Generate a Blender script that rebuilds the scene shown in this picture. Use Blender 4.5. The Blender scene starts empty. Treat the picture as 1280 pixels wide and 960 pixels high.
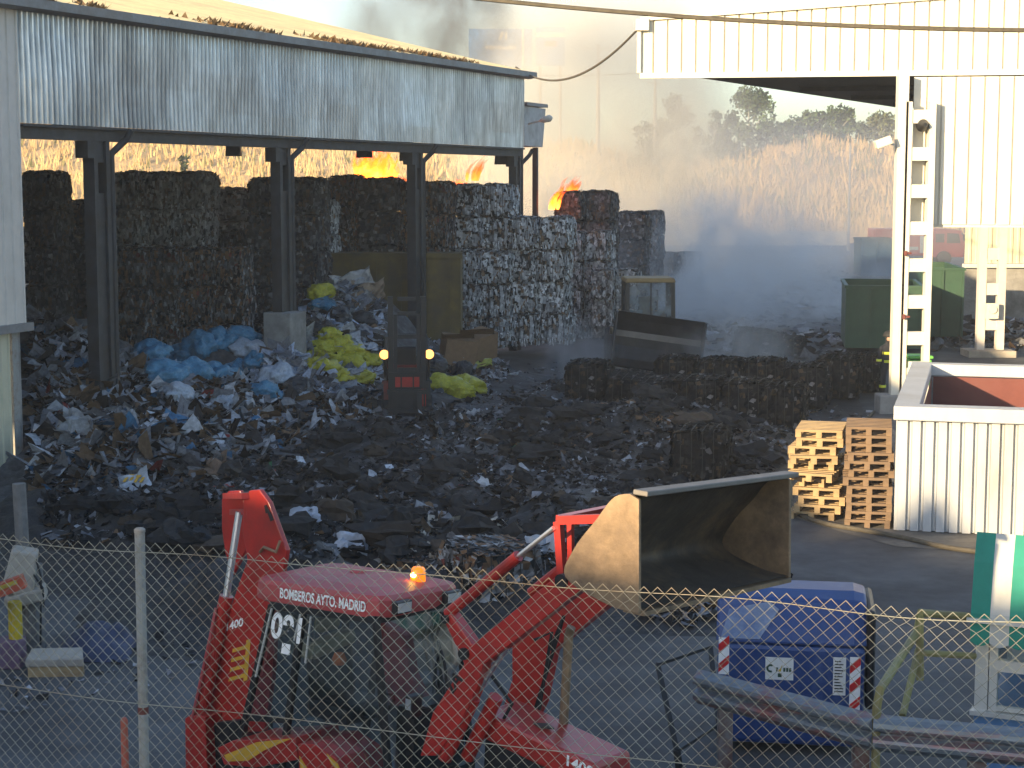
import bpy, bmesh, math, random
from mathutils import Vector, Matrix, Euler, noise as mnoise

sc = bpy.context.scene
COL = sc.collection
PI = math.pi
# ------------------------------------------------------------------ camera
F, HOR, CH = 2200.0, 225.0, 6.0           # focal length in photo pixels, horizon row, eye height
TP = (480 - HOR) / F
PITCH = math.atan(TP)
CP, SP = math.cos(PITCH), math.sin(PITCH)
cam_d = bpy.data.cameras.new("camera")
cam_d.sensor_width = 36.0
cam_d.lens = 36.0 * F / 1280.0
cam_d.clip_start, cam_d.clip_end = 0.1, 6000
cam = bpy.data.objects.new("camera", cam_d)
COL.objects.link(cam)
cam.location = (0, 0, CH)
cam.rotation_euler = (PI / 2 - PITCH, 0, 0)
sc.camera = cam
# ------------------------------------------------------------------ sky, sun, exposure
SUN_EL = math.radians(12.0)
TR = Vector((0.66, 0.751, 0)).normalized()      # horizontal direction in which sunlight travels
w = bpy.data.worlds.new("World")
sc.world = w
w.use_nodes = True
nt = w.node_tree
bg = nt.nodes["Background"]
sky = nt.nodes.new("ShaderNodeTexSky")
sky.sky_type = 'NISHITA'
sky.sun_disc = False
sky.sun_elevation = SUN_EL
sky.sun_rotation = math.atan2(-TR.x, -TR.y)
sky.air_density, sky.dust_density, sky.ozone_density = 1.0, 1.2, 2.5
nt.links.new(sky.outputs[0], bg.inputs[0])
bg.inputs[1].default_value = 0.145
sl = bpy.data.lights.new("sun", 'SUN')
sl.energy, sl.angle, sl.color = 5.0, math.radians(0.5), (1.0, 0.76, 0.45)
sun = bpy.data.objects.new("sun", sl)
COL.objects.link(sun)
sun.rotation_euler = Vector((TR.x * math.cos(SUN_EL), TR.y * math.cos(SUN_EL), -math.sin(SUN_EL))).to_track_quat('-Z', 'Y').to_euler()
sc.view_settings.view_transform = 'Standard'
sc.view_settings.look = 'None'
sc.view_settings.exposure = 1.15
sc.view_settings.gamma = 1.0
sc.render.engine = 'CYCLES'
sc.cycles.use_denoising = True
sc.cycles.max_bounces = 6
sc.cycles.diffuse_bounces = 3
sc.cycles.glossy_bounces = 2
sc.cycles.transmission_bounces = 4
sc.cycles.transparent_max_bounces = 12
sc.cycles.volume_bounces = 1
sc.cycles.caustics_reflective = False
sc.cycles.caustics_refractive = False
sc.cycles.volume_step_rate = 1.5
sc.cycles.volume_max_steps = 128

# ------------------------------------------------------------------ pixel helpers (photo pixels -> real places)
def ray(px, py):
    a, b = (px - 640) / F, (480 - py) / F
    return Vector((a, CP + SP * b, -SP + CP * b))
def at(px, py, Y):
    d = ray(px, py); t = Y / d.y
    return Vector((d.x * t, Y, CH + d.z * t))
def gnd(px, py, z=0.0):
    d = ray(px, py); t = (z - CH) / d.z
    return Vector((d.x * t, d.y * t, z))
def xat(px, Y, z=0.0):
    depth = Y * CP - (z - CH) * SP
    return (px - 640) / F * depth
def zat(py, Y):
    return at(640, py, Y).z

# ------------------------------------------------------------------ mesh builder
class MB:
    def __init__(s):
        s.v, s.f, s.mi, s.fc = [], [], [], []
        s.col = None
    def face(s, idx, m=0):
        s.f.append(idx); s.mi.append(m); s.fc.append(s.col)
    def add(s, vs, fs, m=0):
        o = len(s.v); s.v += [Vector(p) for p in vs]
        for f in fs: s.face([i + o for i in f], m)
    def box(s, c, d, rot=None, m=0, taper=1.0):
        hx, hy, hz = d[0] / 2, d[1] / 2, d[2] / 2
        P = [Vector((x * (taper if z > 0 else 1), y * (taper if z > 0 else 1), z)) for z in (-hz, hz) for y in (-hy, hy) for x in (-hx, hx)]
        if rot is not None: P = [rot @ p for p in P]
        s.add([p + Vector(c) for p in P], [(0, 2, 3, 1), (4, 5, 7, 6), (0, 1, 5, 4), (2, 6, 7, 3), (0, 4, 6, 2), (1, 3, 7, 5)], m)
    def bbox(s, a, b, m=0):
        a, b = Vector(a), Vector(b)
        s.box((a + b) / 2, [abs(x) for x in (b - a)], m=m)
    def bar(s, p, q, w, h=None, m=0, up=(0, 0, 1)):
        p, q = Vector(p), Vector(q); h = h or w
        d = q - p; L = d.length; d.normalize()
        u = Vector(up)
        if abs(d.dot(u)) > 0.98: u = Vector((1, 0, 0))
        x = d.cross(u).normalized(); z = x.cross(d)
        R = Matrix((x, d, z)).transposed()
        s.box((p + q) / 2, (w, L, h), R, m)
    def tube(s, pts, r, n=8, m=0, caps=True, rs=None):
        pts = [Vector(p) for p in pts]; o = len(s.v); k = len(pts)
        pn = None
        for i, p in enumerate(pts):
            d = (pts[min(i + 1, k - 1)] - pts[max(i - 1, 0)])
            d = d.normalized() if d.length > 1e-9 else Vector((0, 0, 1))
            if pn is None:
                pn = d.orthogonal().normalized()
            else:
                pn = (pn - d * pn.dot(d))
                pn = pn.normalized() if pn.length > 1e-6 else d.orthogonal().normalized()
            b = d.cross(pn)
            rr = rs[i] if rs else r
            for j in range(n):
                a = 2 * PI * j / n
                s.v.append(p + (pn * math.cos(a) + b * math.sin(a)) * rr)
        for i in range(k - 1):
            for j in range(n):
                s.face([o + i * n + j, o + i * n + (j + 1) % n, o + (i + 1) * n + (j + 1) % n, o + (i + 1) * n + j], m)
        if caps:
            s.face([o + j for j in range(n)][::-1], m)
            s.face([o + (k - 1) * n + j for j in range(n)], m)
    def prism(s, poly, ext, m=0):
        """poly: 3D points of a planar outline, ext: extrusion vector"""
        poly = [Vector(p) for p in poly]; e = Vector(ext); n = len(poly); o = len(s.v)
        s.v += poly + [p + e for p in poly]
        s.face([o + i for i in range(n)][::-1], m)
        s.face([o + n + i for i in range(n)], m)
        for i in range(n):
            j = (i + 1) % n
            s.face([o + i, o + j, o + n + j, o + n + i], m)
    def lathe(s, prof, c=(0, 0, 0), n=16, m=0, axis='z'):
        o = len(s.v); c = Vector(c); k = len(prof)
        for r, h in prof:
            for j in range(n):
                a = 2 * PI * j / n
                p = Vector((r * math.cos(a), r * math.sin(a), h))
                if axis == 'y': p = Vector((p.x, p.z, p.y))
                if axis == 'x': p = Vector((p.z, p.x, p.y))
                s.v.append(c + p)
        for i in range(k - 1):
            for j in range(n):
                s.face([o + i * n + j, o + i * n + (j + 1) % n, o + (i + 1) * n + (j + 1) % n, o + (i + 1) * n + j], m)
        s.face([o + j for j in range(n)][::-1], m)
        s.face([o + (k - 1) * n + j for j in range(n)], m)
    def corr(s, p0, p1, zlo, zhi, period, depth, nrm, m=0, dent=0.0, seed=1, flat=0.5):
        """corrugated upright sheet between plan points p0, p1; zlo/zhi floats or (start,end)"""
        p0, p1, nrm = Vector(p0), Vector(p1), Vector(nrm).normalized()
        L = (p1 - p0).length; n = max(1, int(round(L / period)))
        zl = zlo if isinstance(zlo, tuple) else (zlo, zlo); zh = zhi if isinstance(zhi, tuple) else (zhi, zhi)
        prof = [(0, 0), (flat, 0), (flat + (1 - flat) * .25, 1), (flat + (1 - flat) * .75, 1)]
        ts = []
        for i in range(n):
            for a, d in prof: ts.append(((i + a) / n, d))
        ts.append((1.0, 0))
        K = 5 if dent else 1
        o = len(s.v)
        for t, d in ts:
            b = p0.lerp(p1, t)
            for k in range(K + 1):
                g = k / K
                z = (zl[0] + (zl[1] - zl[0]) * t) * (1 - g) + (zh[0] + (zh[1] - zh[0]) * t) * g
                off = d * depth
                if dent: off += dent * mnoise.noise(Vector((t * L * 0.45, z * 0.6, seed))) * (1 - g * .7)
                s.v.append(Vector((b.x, b.y, z)) + nrm * off)
        for i in range(len(ts) - 1):
            for k in range(K):
                a = o + i * (K + 1) + k
                s.face([a, a + K + 1, a + K + 2, a + 1], m)
    def quad(s, a, b, c, d, m=0):
        s.add([a, b, c, d], [(0, 1, 2, 3)], m)
    def sub(s, o):
        o = Vector(o)
        for p in s.v: p -= o
        return s
    def build(s, name, mats, parent=None, loc=None, smooth=False, bevel=0.0):
        me = bpy.data.meshes.new(name)
        me.from_pydata([tuple(p) for p in s.v], [], s.f)
        if not isinstance(mats, (list, tuple)): mats = [mats]
        for m in mats:
            if m: me.materials.append(m)
        if len(mats) > 1: me.polygons.foreach_set("material_index", s.mi)
        if any(c is not None for c in s.fc):
            ca = me.color_attributes.new("Col", 'FLOAT_COLOR', 'CORNER')
            buf = []
            for p, c in zip(me.polygons, s.fc):
                c = c or (.2, .2, .2)
                buf += [c[0], c[1], c[2], 1.0] * p.loop_total
            ca.data.foreach_set("color", buf)
        if smooth: me.polygons.foreach_set("use_smooth", [True] * len(me.polygons))
        me.update()
        if bevel or smooth:
            bm = bmesh.new(); bm.from_mesh(me)
            bmesh.ops.recalc_face_normals(bm, faces=bm.faces)
            bm.to_mesh(me); bm.free()
        o = bpy.data.objects.new(name, me); COL.objects.link(o)
        if bevel:
            md = o.modifiers.new("bevel", 'BEVEL'); md.width = bevel; md.segments = 2; md.limit_method = 'ANGLE'
        if parent is not None: o.parent = parent
        if loc is not None: o.location = loc
        return o

def tag(o, label, cat, group=None, kind=None):
    if label: o['label'] = label
    if cat: o['category'] = cat
    if group: o['group'] = group
    if kind: o['kind'] = kind
    return o
def empty(name, loc, label, cat, group=None, rz=0.0):
    o = bpy.data.objects.new(name, None); COL.objects.link(o)
    o.empty_display_size = .2
    o.location = loc; o.rotation_euler = (0, 0, rz)
    return tag(o, label, cat, group)
def struct(o): o['kind'] = 'structure'; return o
def stuff(o, label=None, cat=None):
    o['kind'] = 'stuff'
    return tag(o, label, cat)
def kids(o, cache={}):
    return [c for c in COL.objects if c.parent is o]
def dup(root, loc, rz=None, label=None, group=None):
    r = root.copy(); COL.objects.link(r); r.location = loc
    if rz is not None: r.rotation_euler = (r.rotation_euler[0], r.rotation_euler[1], rz)
    if label: r['label'] = label
    if group: r['group'] = group
    for ch in list(root.children):
        c = ch.copy(); COL.objects.link(c); c.parent = r
        for g in list(ch.children):
            d = g.copy(); COL.objects.link(d); d.parent = c
    return r

# ------------------------------------------------------------------ materials
MATS = {}
def mat(name, c, rough=.6, metal=0.0, var=.25, scale=6.0, bump=.0, dirt=None, dscale=1.5, dlo=.45, dhi=.65, emit=None, estr=0, spec=.5, coat=0.0, stretch=None):
    """procedural surface: base colour mottled by noise, optional second colour (dirt, rust, soot) in patches"""
    m = bpy.data.materials.new(name); m.use_nodes = True
    t = m.node_tree; b = t.nodes["Principled BSDF"]; N, Lk = t.nodes.new, t.links.new
    tc = N("ShaderNodeTexCoord"); src = tc.outputs["Object"]
    if stretch:
        mp = N("ShaderNodeMapping"); mp.inputs["Scale"].default_value = stretch
        Lk(src, mp.inputs["Vector"]); src = mp.outputs[0]
    n1 = N("ShaderNodeTexNoise"); n1.inputs["Scale"].default_value = scale; n1.inputs["Detail"].default_value = 6; n1.inputs["Roughness"].default_value = .65
    Lk(src, n1.inputs["Vector"])
    rp = N("ShaderNodeValToRGB")
    rp.color_ramp.elements[0].position, rp.color_ramp.elements[1].position = .3, .7
    rp.color_ramp.elements[0].color = [x * (1 - var) for x in c] + [1]
    rp.color_ramp.elements[1].color = [min(1, x * (1 + var)) for x in c] + [1]
    Lk(n1.outputs["Fac"], rp.inputs[0]); colr = rp.outputs[0]
    if dirt:
        n2 = N("ShaderNodeTexNoise"); n2.inputs["Scale"].default_value = dscale; n2.inputs["Detail"].default_value = 8; n2.inputs["Roughness"].default_value = .7
        Lk(src, n2.inputs["Vector"])
        r2 = N("ShaderNodeValToRGB"); r2.color_ramp.elements[0].position, r2.color_ramp.elements[1].position = dlo, dhi
        Lk(n2.outputs["Fac"], r2.inputs[0])
        mx = N("ShaderNodeMix"); mx.data_type = 'RGBA'
        Lk(r2.outputs[0], mx.inputs[0]); Lk(colr, mx.inputs[6]); mx.inputs[7].default_value = list(dirt) + [1]
        colr = mx.outputs[2]
    Lk(colr, b.inputs["Base Color"])
    b.inputs["Roughness"].default_value, b.inputs["Metallic"].default_value = rough, metal
    b.inputs["Specular IOR Level"].default_value = spec
    if coat: b.inputs["Coat Weight"].default_value = coat; b.inputs["Coat Roughness"].default_value = .15
    if bump:
        bp = N("ShaderNodeBump"); bp.inputs["Strength"].default_value = bump; bp.inputs["Distance"].default_value = .05
        Lk(n1.outputs["Fac"], bp.inputs["Height"]); Lk(bp.outputs[0], b.inputs["Normal"])
    if emit:
        b.inputs["Emission Color"].default_value = list(emit) + [1]; b.inputs["Emission Strength"].default_value = estr
    MATS[name] = m
    return m
def vcol_mat(name, rough=.8, bump=.3, scale=14, var=.3):
    """albedo per scrap of paper / leaf / flake comes from the mesh, mottled by noise"""
    m = bpy.data.materials.new(name); m.use_nodes = True
    t = m.node_tree; b = t.nodes["Principled BSDF"]; N, Lk = t.nodes.new, t.links.new
    at_ = N("ShaderNodeVertexColor"); at_.layer_name = "Col"
    tc = N("ShaderNodeTexCoord")
    n1 = N("ShaderNodeTexNoise"); n1.inputs["Scale"].default_value = scale; n1.inputs["Detail"].default_value = 5
    Lk(tc.outputs["Object"], n1.inputs["Vector"])
    mr = N("ShaderNodeMapRange"); mr.inputs[3].default_value = 1 - var; mr.inputs[4].default_value = 1 + var
    mr.inputs[1].default_value, mr.inputs[2].default_value = .3, .7
    Lk(n1.outputs["Fac"], mr.inputs[0])
    mx = N("ShaderNodeMix"); mx.data_type = 'RGBA'; mx.blend_type = 'MULTIPLY'; mx.inputs[0].default_value = 1
    Lk(at_.outputs[0], mx.inputs[6]); Lk(mr.outputs[0], mx.inputs[7]); Lk(mx.outputs[2], b.inputs["Base Color"])
    b.inputs["Roughness"].default_value = rough
    b.inputs["Specular IOR Level"].default_value = .25
    if bump:
        bp = N("ShaderNodeBump"); bp.inputs["Strength"].default_value = bump; bp.inputs["Distance"].default_value = .04
        Lk(n1.outputs["Fac"], bp.inputs["Height"]); Lk(bp.outputs[0], b.inputs["Normal"])
    return m
def glass_mat(name, tint=(.72, .78, .77), rough=.05, clear=.75):
    m = bpy.data.materials.new(name); m.use_nodes = True
    t = m.node_tree; N, Lk = t.nodes.new, t.links.new
    t.nodes.remove(t.nodes["Principled BSDF"]); out = t.nodes["Material Output"]
    tr = N("ShaderNodeBsdfTransparent"); tr.inputs[0].default_value = list(tint) + [1]
    gl = N("ShaderNodeBsdfGlossy"); gl.inputs["Roughness"].default_value = rough
    df = N("ShaderNodeBsdfDiffuse"); df.inputs[0].default_value = (.25, .25, .24, 1)
    n1 = N("ShaderNodeTexNoise"); n1.inputs["Scale"].default_value = 4; n1.inputs["Detail"].default_value = 6
    mr = N("ShaderNodeMapRange"); mr.inputs[1].default_value, mr.inputs[2].default_value = .45, .8; mr.inputs[3].default_value, mr.inputs[4].default_value = .01, .07
    Lk(n1.outputs["Fac"], mr.inputs[0])
    m1 = N("ShaderNodeMixShader"); Lk(mr.outputs[0], m1.inputs[0]); Lk(tr.outputs[0], m1.inputs[1]); Lk(df.outputs[0], m1.inputs[2])
    fr = N("ShaderNodeFresnel"); fr.inputs[0].default_value = 1.5
    m2 = N("ShaderNodeMixShader"); hf = N("ShaderNodeMath"); hf.operation = "MULTIPLY"; hf.inputs[1].default_value = .28; Lk(fr.outputs[0], hf.inputs[0]); Lk(hf.outputs[0], m2.inputs[0]); Lk(m1.outputs[0], m2.inputs[1]); Lk(gl.outputs[0], m2.inputs[2])
    Lk(m2.outputs[0], out.inputs[0])
    return m

M_asph = mat("asphalt", (.095, .097, .10), .85, var=.3, scale=1.2, bump=.25, dirt=(.035, .034, .034), dscale=.35, dlo=.45, dhi=.7)
M_burnt = mat("charred_soil", (.030, .028, .027), .62, var=.6, scale=4.5, bump=1.0, dirt=(.085, .08, .078), dscale=2.2, dlo=.55, dhi=.72)
M_conc = mat("concrete", (.30, .29, .27), .9, var=.2, scale=3, bump=.2, dirt=(.16, .15, .14), dscale=.8)
M_concp = mat("pale_concrete", (.42, .38, .32), .9, var=.15, scale=2, dirt=(.25, .22, .19), dscale=.6)
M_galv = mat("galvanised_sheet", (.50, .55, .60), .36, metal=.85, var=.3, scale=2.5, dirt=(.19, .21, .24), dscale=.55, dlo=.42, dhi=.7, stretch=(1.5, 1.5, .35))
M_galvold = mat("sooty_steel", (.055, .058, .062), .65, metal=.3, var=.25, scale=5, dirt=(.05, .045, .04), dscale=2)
M_gutter = mat("grey_gutter", (.22, .22, .225), .55, var=.15, dirt=(.17, .15, .14), dscale=1)
M_roof = mat("fibre_cement_roof", (.72, .60, .34), .9, var=.12, scale=1.5, dirt=(.40, .33, .22), dscale=.5, dlo=.5, dhi=.8)
M_beige = mat("beige_cladding", (.72, .65, .58), .5, var=.06, scale=3, dirt=(.52, .47, .42), dscale=.6, dlo=.5, dhi=.85)
M_ochre = mat("yellowed_cladding", (.62, .58, .42), .6, var=.08, scale=3, dirt=(.42, .40, .34), dscale=.9, dlo=.5, dhi=.8)
M_white = mat("white_painted_sheet", (.70, .67, .57), .5, var=.04, scale=3, dirt=(.64, .60, .48), dscale=.8, dlo=.55, dhi=.8)
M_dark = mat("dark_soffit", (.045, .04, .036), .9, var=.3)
M_black = mat("black_rubber", (.02, .02, .021), .75, var=.3, bump=.1)
M_blackp = mat("black_paint", (.018, .018, .019), .45, var=.3)
M_red = mat("red_paint", (.40, .026, .020), .36, var=.2, scale=2.5, bump=.05, dirt=(.20, .030, .025), dscale=1.3, dlo=.5, dhi=.75, coat=.25)
M_redroof = mat("faded_red_roof_paint", (.42, .065, .065), .5, var=.18, scale=2.0, bump=.05, dirt=(.34, .12, .11), dscale=1.6, dlo=.45, dhi=.7)
M_chrome = mat("chrome_rod", (.92, .93, .95), .38, metal=1.0, var=.03)
M_bucket = mat("worn_bucket_steel", (.27, .185, .11), .6, metal=.2, var=.4, scale=4, bump=.25, dirt=(.12, .085, .06), dscale=2.6, dlo=.42, dhi=.68)
M_bucketin = mat("dark_bucket_steel", (.075, .062, .05), .6, metal=.25, var=.45, scale=3.5, bump=.3, dirt=(.20, .135, .08), dscale=2.4, dlo=.5, dhi=.72)
M_steel = mat("bare_steel_edge", (.20, .185, .17), .65, metal=.3, var=.15, scale=5)
M_lettw = mat("white_lettering", (.92, .92, .90), .4, var=.02)
M_letty = mat("yellow_marking", (.62, .36, .04), .5, var=.15)
M_lettk = mat("black_marking", (.025, .022, .022), .5)
M_glass = glass_mat("cab_glass")
M_seat = mat("worn_seat_vinyl", (.30, .27, .18), .7, var=.3, scale=4)
M_orangec = mat("orange_cloth", (.55, .14, .03), .8, var=.2)
M_blue = mat("blue_plastic", (.022, .060, .20), .42, var=.12, scale=2.5, dirt=(.10, .15, .29), dscale=1.1, dlo=.5, dhi=.75)
M_bluefade = mat("scuffed_blue_plastic", (.20, .26, .38), .55, var=.2, scale=2.5, dirt=(.05, .10, .25), dscale=1.2)
M_rail = mat("blue_grey_guardrail", (.19, .22, .25), .45, metal=.4, var=.2, dirt=(.30, .13, .12), dscale=1.2, dlo=.5, dhi=.66, stretch=(.6, 3, 6))
M_olive = mat("yellow_green_paint", (.27, .245, .095), .55, var=.2, dirt=(.15, .12, .06), dscale=3)
M_wire = mat("galvanised_wire", (.33, .32, .25), .5, metal=.3, var=.2, scale=2, dirt=(.24, .17, .10), dscale=1.0)
M_post = mat("weathered_post", (.34, .34, .32), .7, var=.2, scale=6, dirt=(.22, .19, .16), dscale=6)
M_wooddark = mat("dark_pallet_wood", (.22, .145, .085), .85, var=.3, scale=5, dirt=(.13, .09, .06), dscale=2.5, stretch=(1, 1, 3))
M_wood = mat("pallet_wood", (.42, .30, .155), .8, var=.25, scale=5, dirt=(.26, .18, .10), dscale=2.5, stretch=(1, 1, 3))
M_skipwall = mat("white_hopper_sheet", (.47, .49, .51), .5, metal=.2, var=.12, scale=2, dirt=(.30, .29, .27), dscale=1.0, dlo=.5, dhi=.8, stretch=(1, 1, .3))
M_rust = mat("red_oxide_paint", (.16, .045, .034), .75, var=.2, scale=2, dirt=(.15, .05, .04), dscale=1)
M_green = mat("green_skip_paint", (.032, .085, .052), .55, var=.2, scale=2, dirt=(.035, .08, .05), dscale=.8)
M_lgreen = mat("bright_green_plastic", (.16, .50, .08), .5, var=.1)
M_teal = mat("blue_grey_container", (.05, .095, .15), .6, var=.15)
M_skipy = mat("ochre_skip_paint", (.13, .09, .02), .65, var=.3, scale=2, dirt=(.08, .06, .03), dscale=.9)
M_yel = mat("yellow_paint", (.60, .42, .02), .55, var=.15, dirt=(.3, .22, .05), dscale=3)
M_purple = mat("faded_purple_paint", (.16, .10, .15), .7, var=.2)
M_loader = mat("loader_ochre_paint", (.27, .19, .075), .6, var=.2, dirt=(.2, .14, .07), dscale=1.5)
M_plank = mat("blue_panel", (.10, .22, .42), .5, var=.1, dirt=(.4, .42, .45), dscale=2.2, dlo=.6, dhi=.7)
M_awng = mat("green_awning_cloth", (.02, .23, .17), .8, var=.1)
M_awnw = mat("white_awning_cloth", (.50, .50, .47), .8, var=.08)
M_alu = mat("aluminium_frame", (.62, .61, .57), .45, metal=.3, var=.06)
M_lamp_on = mat("lit_headlamp", (1, .5, .1), .3, emit=(1.0, .42, .10), estr=1.5)
M_lampglass = mat("lamp_lens", (.55, .55, .52), .2, var=.1)
M_beacon = mat("amber_beacon_lens", (.85, .22, .01), .25, var=.05, emit=(1.0, .25, .01), estr=.5)
M_beaconon = mat("lit_beacon_bulb", (1, .7, .2), .3, emit=(1.0, .6, .12), estr=12)
M_litter = vcol_mat("scrap_paper")
M_bale = vcol_mat("baled_paper", bump=.5, scale=9)
M_leaf = vcol_mat("leaf_and_straw", bump=0, var=.2)
M_skin = mat("skin", (.45, .28, .2), .6)
M_cloth = mat("dark_fire_suit", (.018, .019, .026), .85)
M_hivis = mat("yellow_reflective_band", (.65, .70, .05), .5)
M_sign = mat("blue_sign_board", (.02, .24, .60), .6, var=.08)
M_signw = mat("white_sign_board", (.75, .75, .72), .6, var=.05)
M_signr = mat("red_sign_board", (.6, .08, .04), .6)
M_plaster = mat("pale_plaster", (.55, .50, .42), .9, var=.08)
# ================================================================== THE SETTING
R = random.Random(7)
def sm(a, b, x):
    t = max(0.0, min(1.0, (x - a) / (b - a))); return t * t * (3 - 2 * t)
# ---- yard and surrounding ground: one sheet to the horizon
m = MB(); m.quad((-2500, -1500, 0), (2500, -1500, 0), (2500, 3500, 0), (-2500, 3500, 0))
struct(m.build("ground", M_asph))
# raised street the photographer stands above (below the frame)
m = MB(); m.prism([(-60, -40, .3), (60, -40, .3), (60, 3.6, .3), (3.2, 8.6, .3), (-3.6, 10.9, .3), (-60, 26, .3)], (0, 0, 1.7))
struct(m.build("street", M_conc))

# ---- dry hillside behind the yard
def hill_h(x, y):
    base = 168 - .0 * x
    top = 10.2 + 2.2 * mnoise.noise(Vector((x * .022, 3.1, 0))) + 2.0 * sm(-10, -60, x) - 2.0 * sm(6, 16, x) * sm(36, 26, x)
    return max(0.0, top) * sm(base, base + 44, y) + .9 * mnoise.noise(Vector((x * .07, y * .07, 1))) * sm(base, base + 12, y) - .25
m = MB(); nx, ny = 90, 34
for j in range(ny + 1):
    for i in range(nx + 1):
        x = -190 + 380 * i / nx; y = 160 + 110 * j / ny
        m.v.append(Vector((x, y, hill_h(x, y))))
for j in range(ny):
    for i in range(nx):
        a = j * (nx + 1) + i; m.face([a, a + 1, a + nx + 2, a + nx + 1])
M_hill = mat("dry_grass_slope", (.46, .33, .18), .95, var=.3, scale=.35, bump=.4, dirt=(.22, .17, .08), dscale=.12, dlo=.5, dhi=.7)
struct(m.build("hill", M_hill, smooth=True))
# dry reeds and grass tufts covering the slope
m = MB(); rr = random.Random(3)
for k in range(9000):
    y = 168 + 46 * rr.random() ** 1.3
    x = rr.uniform(-.31, .31) * y
    z = hill_h(x, y) - .1
    h = rr.uniform(.5, 1.9); g = rr.random()
    c = (.60, .42, .20) if g < .6 else ((.48, .33, .16) if g < .88 else (.17, .17, .06))
    f = rr.uniform(.75, 1.2); m.col = [q * f for q in c]
    for q in range(3):
        dx, dy = rr.uniform(-.6, .6), rr.uniform(-.5, .5); wd = rr.uniform(.05, .13); lx, ly = rr.uniform(-.35, .35) * h, rr.uniform(-.2, .2) * h
        m.add([(x + dx - wd, y + dy, z), (x + dx + wd, y + dy + .02, z), (x + dx + lx, y + dy + ly, z + h * rr.uniform(.7, 1.2))], [(0, 1, 2)])
stuff(m.build("dry_grass", M_leaf), "dry straw coloured grass and reeds covering the hillside behind the yard", "dry grass")

# ================================================================== LEFT SHED
AX = math.radians(20.2)
A = Vector((math.sin(AX), math.cos(AX), 0)); NV = Vector((math.cos(AX), -math.sin(AX), 0))
S0 = Vector((-9.7, 35, 0))
shed = empty("open_sided_shed", S0, "long open sided shed with corrugated metal fascia over the paper bales", "shed", rz=-AX)
# local frame: x towards the yard, y along the shed away from the camera
LEN = 29.2; Y0 = -46.0; EAVE = 9.35; FB = 7.12; WID = 27.0; RID = 13.5; SL = math.tan(math.radians(13.5))
zr = EAVE + .12 + RID * SL
m = MB()                                                        # roof, corrugated sheets running up the slope
n = 190
for side in (0, 1):
    o = len(m.v)
    for i in range(n * 2 + 1):
        y = Y0 + (LEN + .35 - Y0) * i / (n * 2); d = .055 * (i % 2)
        xa, xb = (.38, -RID) if side == 0 else (-WID - .3, -RID)
        for k in range(5):
            t = k / 4
            m.v.append(Vector((xa + (xb - xa) * t, y, (EAVE + .10) * (1 - t) + zr * t + d + .05 * mnoise.noise(Vector((t * 3, y * .3, side))))))
    for i in range(n * 2):
        for k in range(4):
            a = o + i * 5 + k; m.face([a, a + 5, a + 6, a + 1])
roof_o = m.build("roof", M_roof, shed)
m = MB(); m.corr((0, 0, 0), (0, LEN, 0), FB, EAVE, .175, .05, (1, 0, 0), dent=.10, seed=4)
m.build("fascia", M_galv, shed)
m = MB(); m.prism([(.10, Y0, EAVE - .06), (.42, Y0, EAVE - .02), (.42, Y0, EAVE + .16), (.36, Y0, EAVE + .16), (.36, Y0, EAVE + .04), (.10, Y0, EAVE)], (0, LEN + .3 - Y0, 0))
m.build("gutter", M_gutter, shed)
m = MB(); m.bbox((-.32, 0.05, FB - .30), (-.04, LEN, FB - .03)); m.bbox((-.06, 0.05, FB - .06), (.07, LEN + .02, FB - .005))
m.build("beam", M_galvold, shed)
m = MB()
for u in (2.97, 11.37, 20.1, 28.95):
    m.prism([(-.3, u - .1, FB - .3), (-RID, u - .1, zr - .75), (-WID + .3, u - .1, FB - .3), (-WID + .3, u - .1, FB + .2), (-RID, u - .1, zr - .25), (-.3, u - .1, FB + .3)], (0, .2, 0))
for k in range(1, 12):
    t = k / 12; m.bbox((-RID * t - .06, 0.05, EAVE + (zr - EAVE) * t - .22), (-RID * t + .06, LEN, EAVE + (zr - EAVE) * t - .06))
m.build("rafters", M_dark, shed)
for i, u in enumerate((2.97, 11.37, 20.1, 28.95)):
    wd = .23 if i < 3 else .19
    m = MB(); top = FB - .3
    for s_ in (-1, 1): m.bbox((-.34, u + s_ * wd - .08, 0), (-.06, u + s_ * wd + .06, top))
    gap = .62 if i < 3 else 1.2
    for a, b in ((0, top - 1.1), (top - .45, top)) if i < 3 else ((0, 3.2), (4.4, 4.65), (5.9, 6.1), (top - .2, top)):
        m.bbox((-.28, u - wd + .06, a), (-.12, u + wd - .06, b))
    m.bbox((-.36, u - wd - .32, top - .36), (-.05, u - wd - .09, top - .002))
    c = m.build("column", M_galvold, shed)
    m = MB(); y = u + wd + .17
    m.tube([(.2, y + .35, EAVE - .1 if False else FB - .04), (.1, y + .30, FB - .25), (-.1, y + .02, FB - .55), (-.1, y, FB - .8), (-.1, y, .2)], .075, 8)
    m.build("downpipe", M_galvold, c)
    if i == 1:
        m = MB(); m.bbox((-.55, u - .46, 0), (.25, u + .46, 2.6)); m.build("plinth", M_conc, c, bevel=.04)
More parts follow.
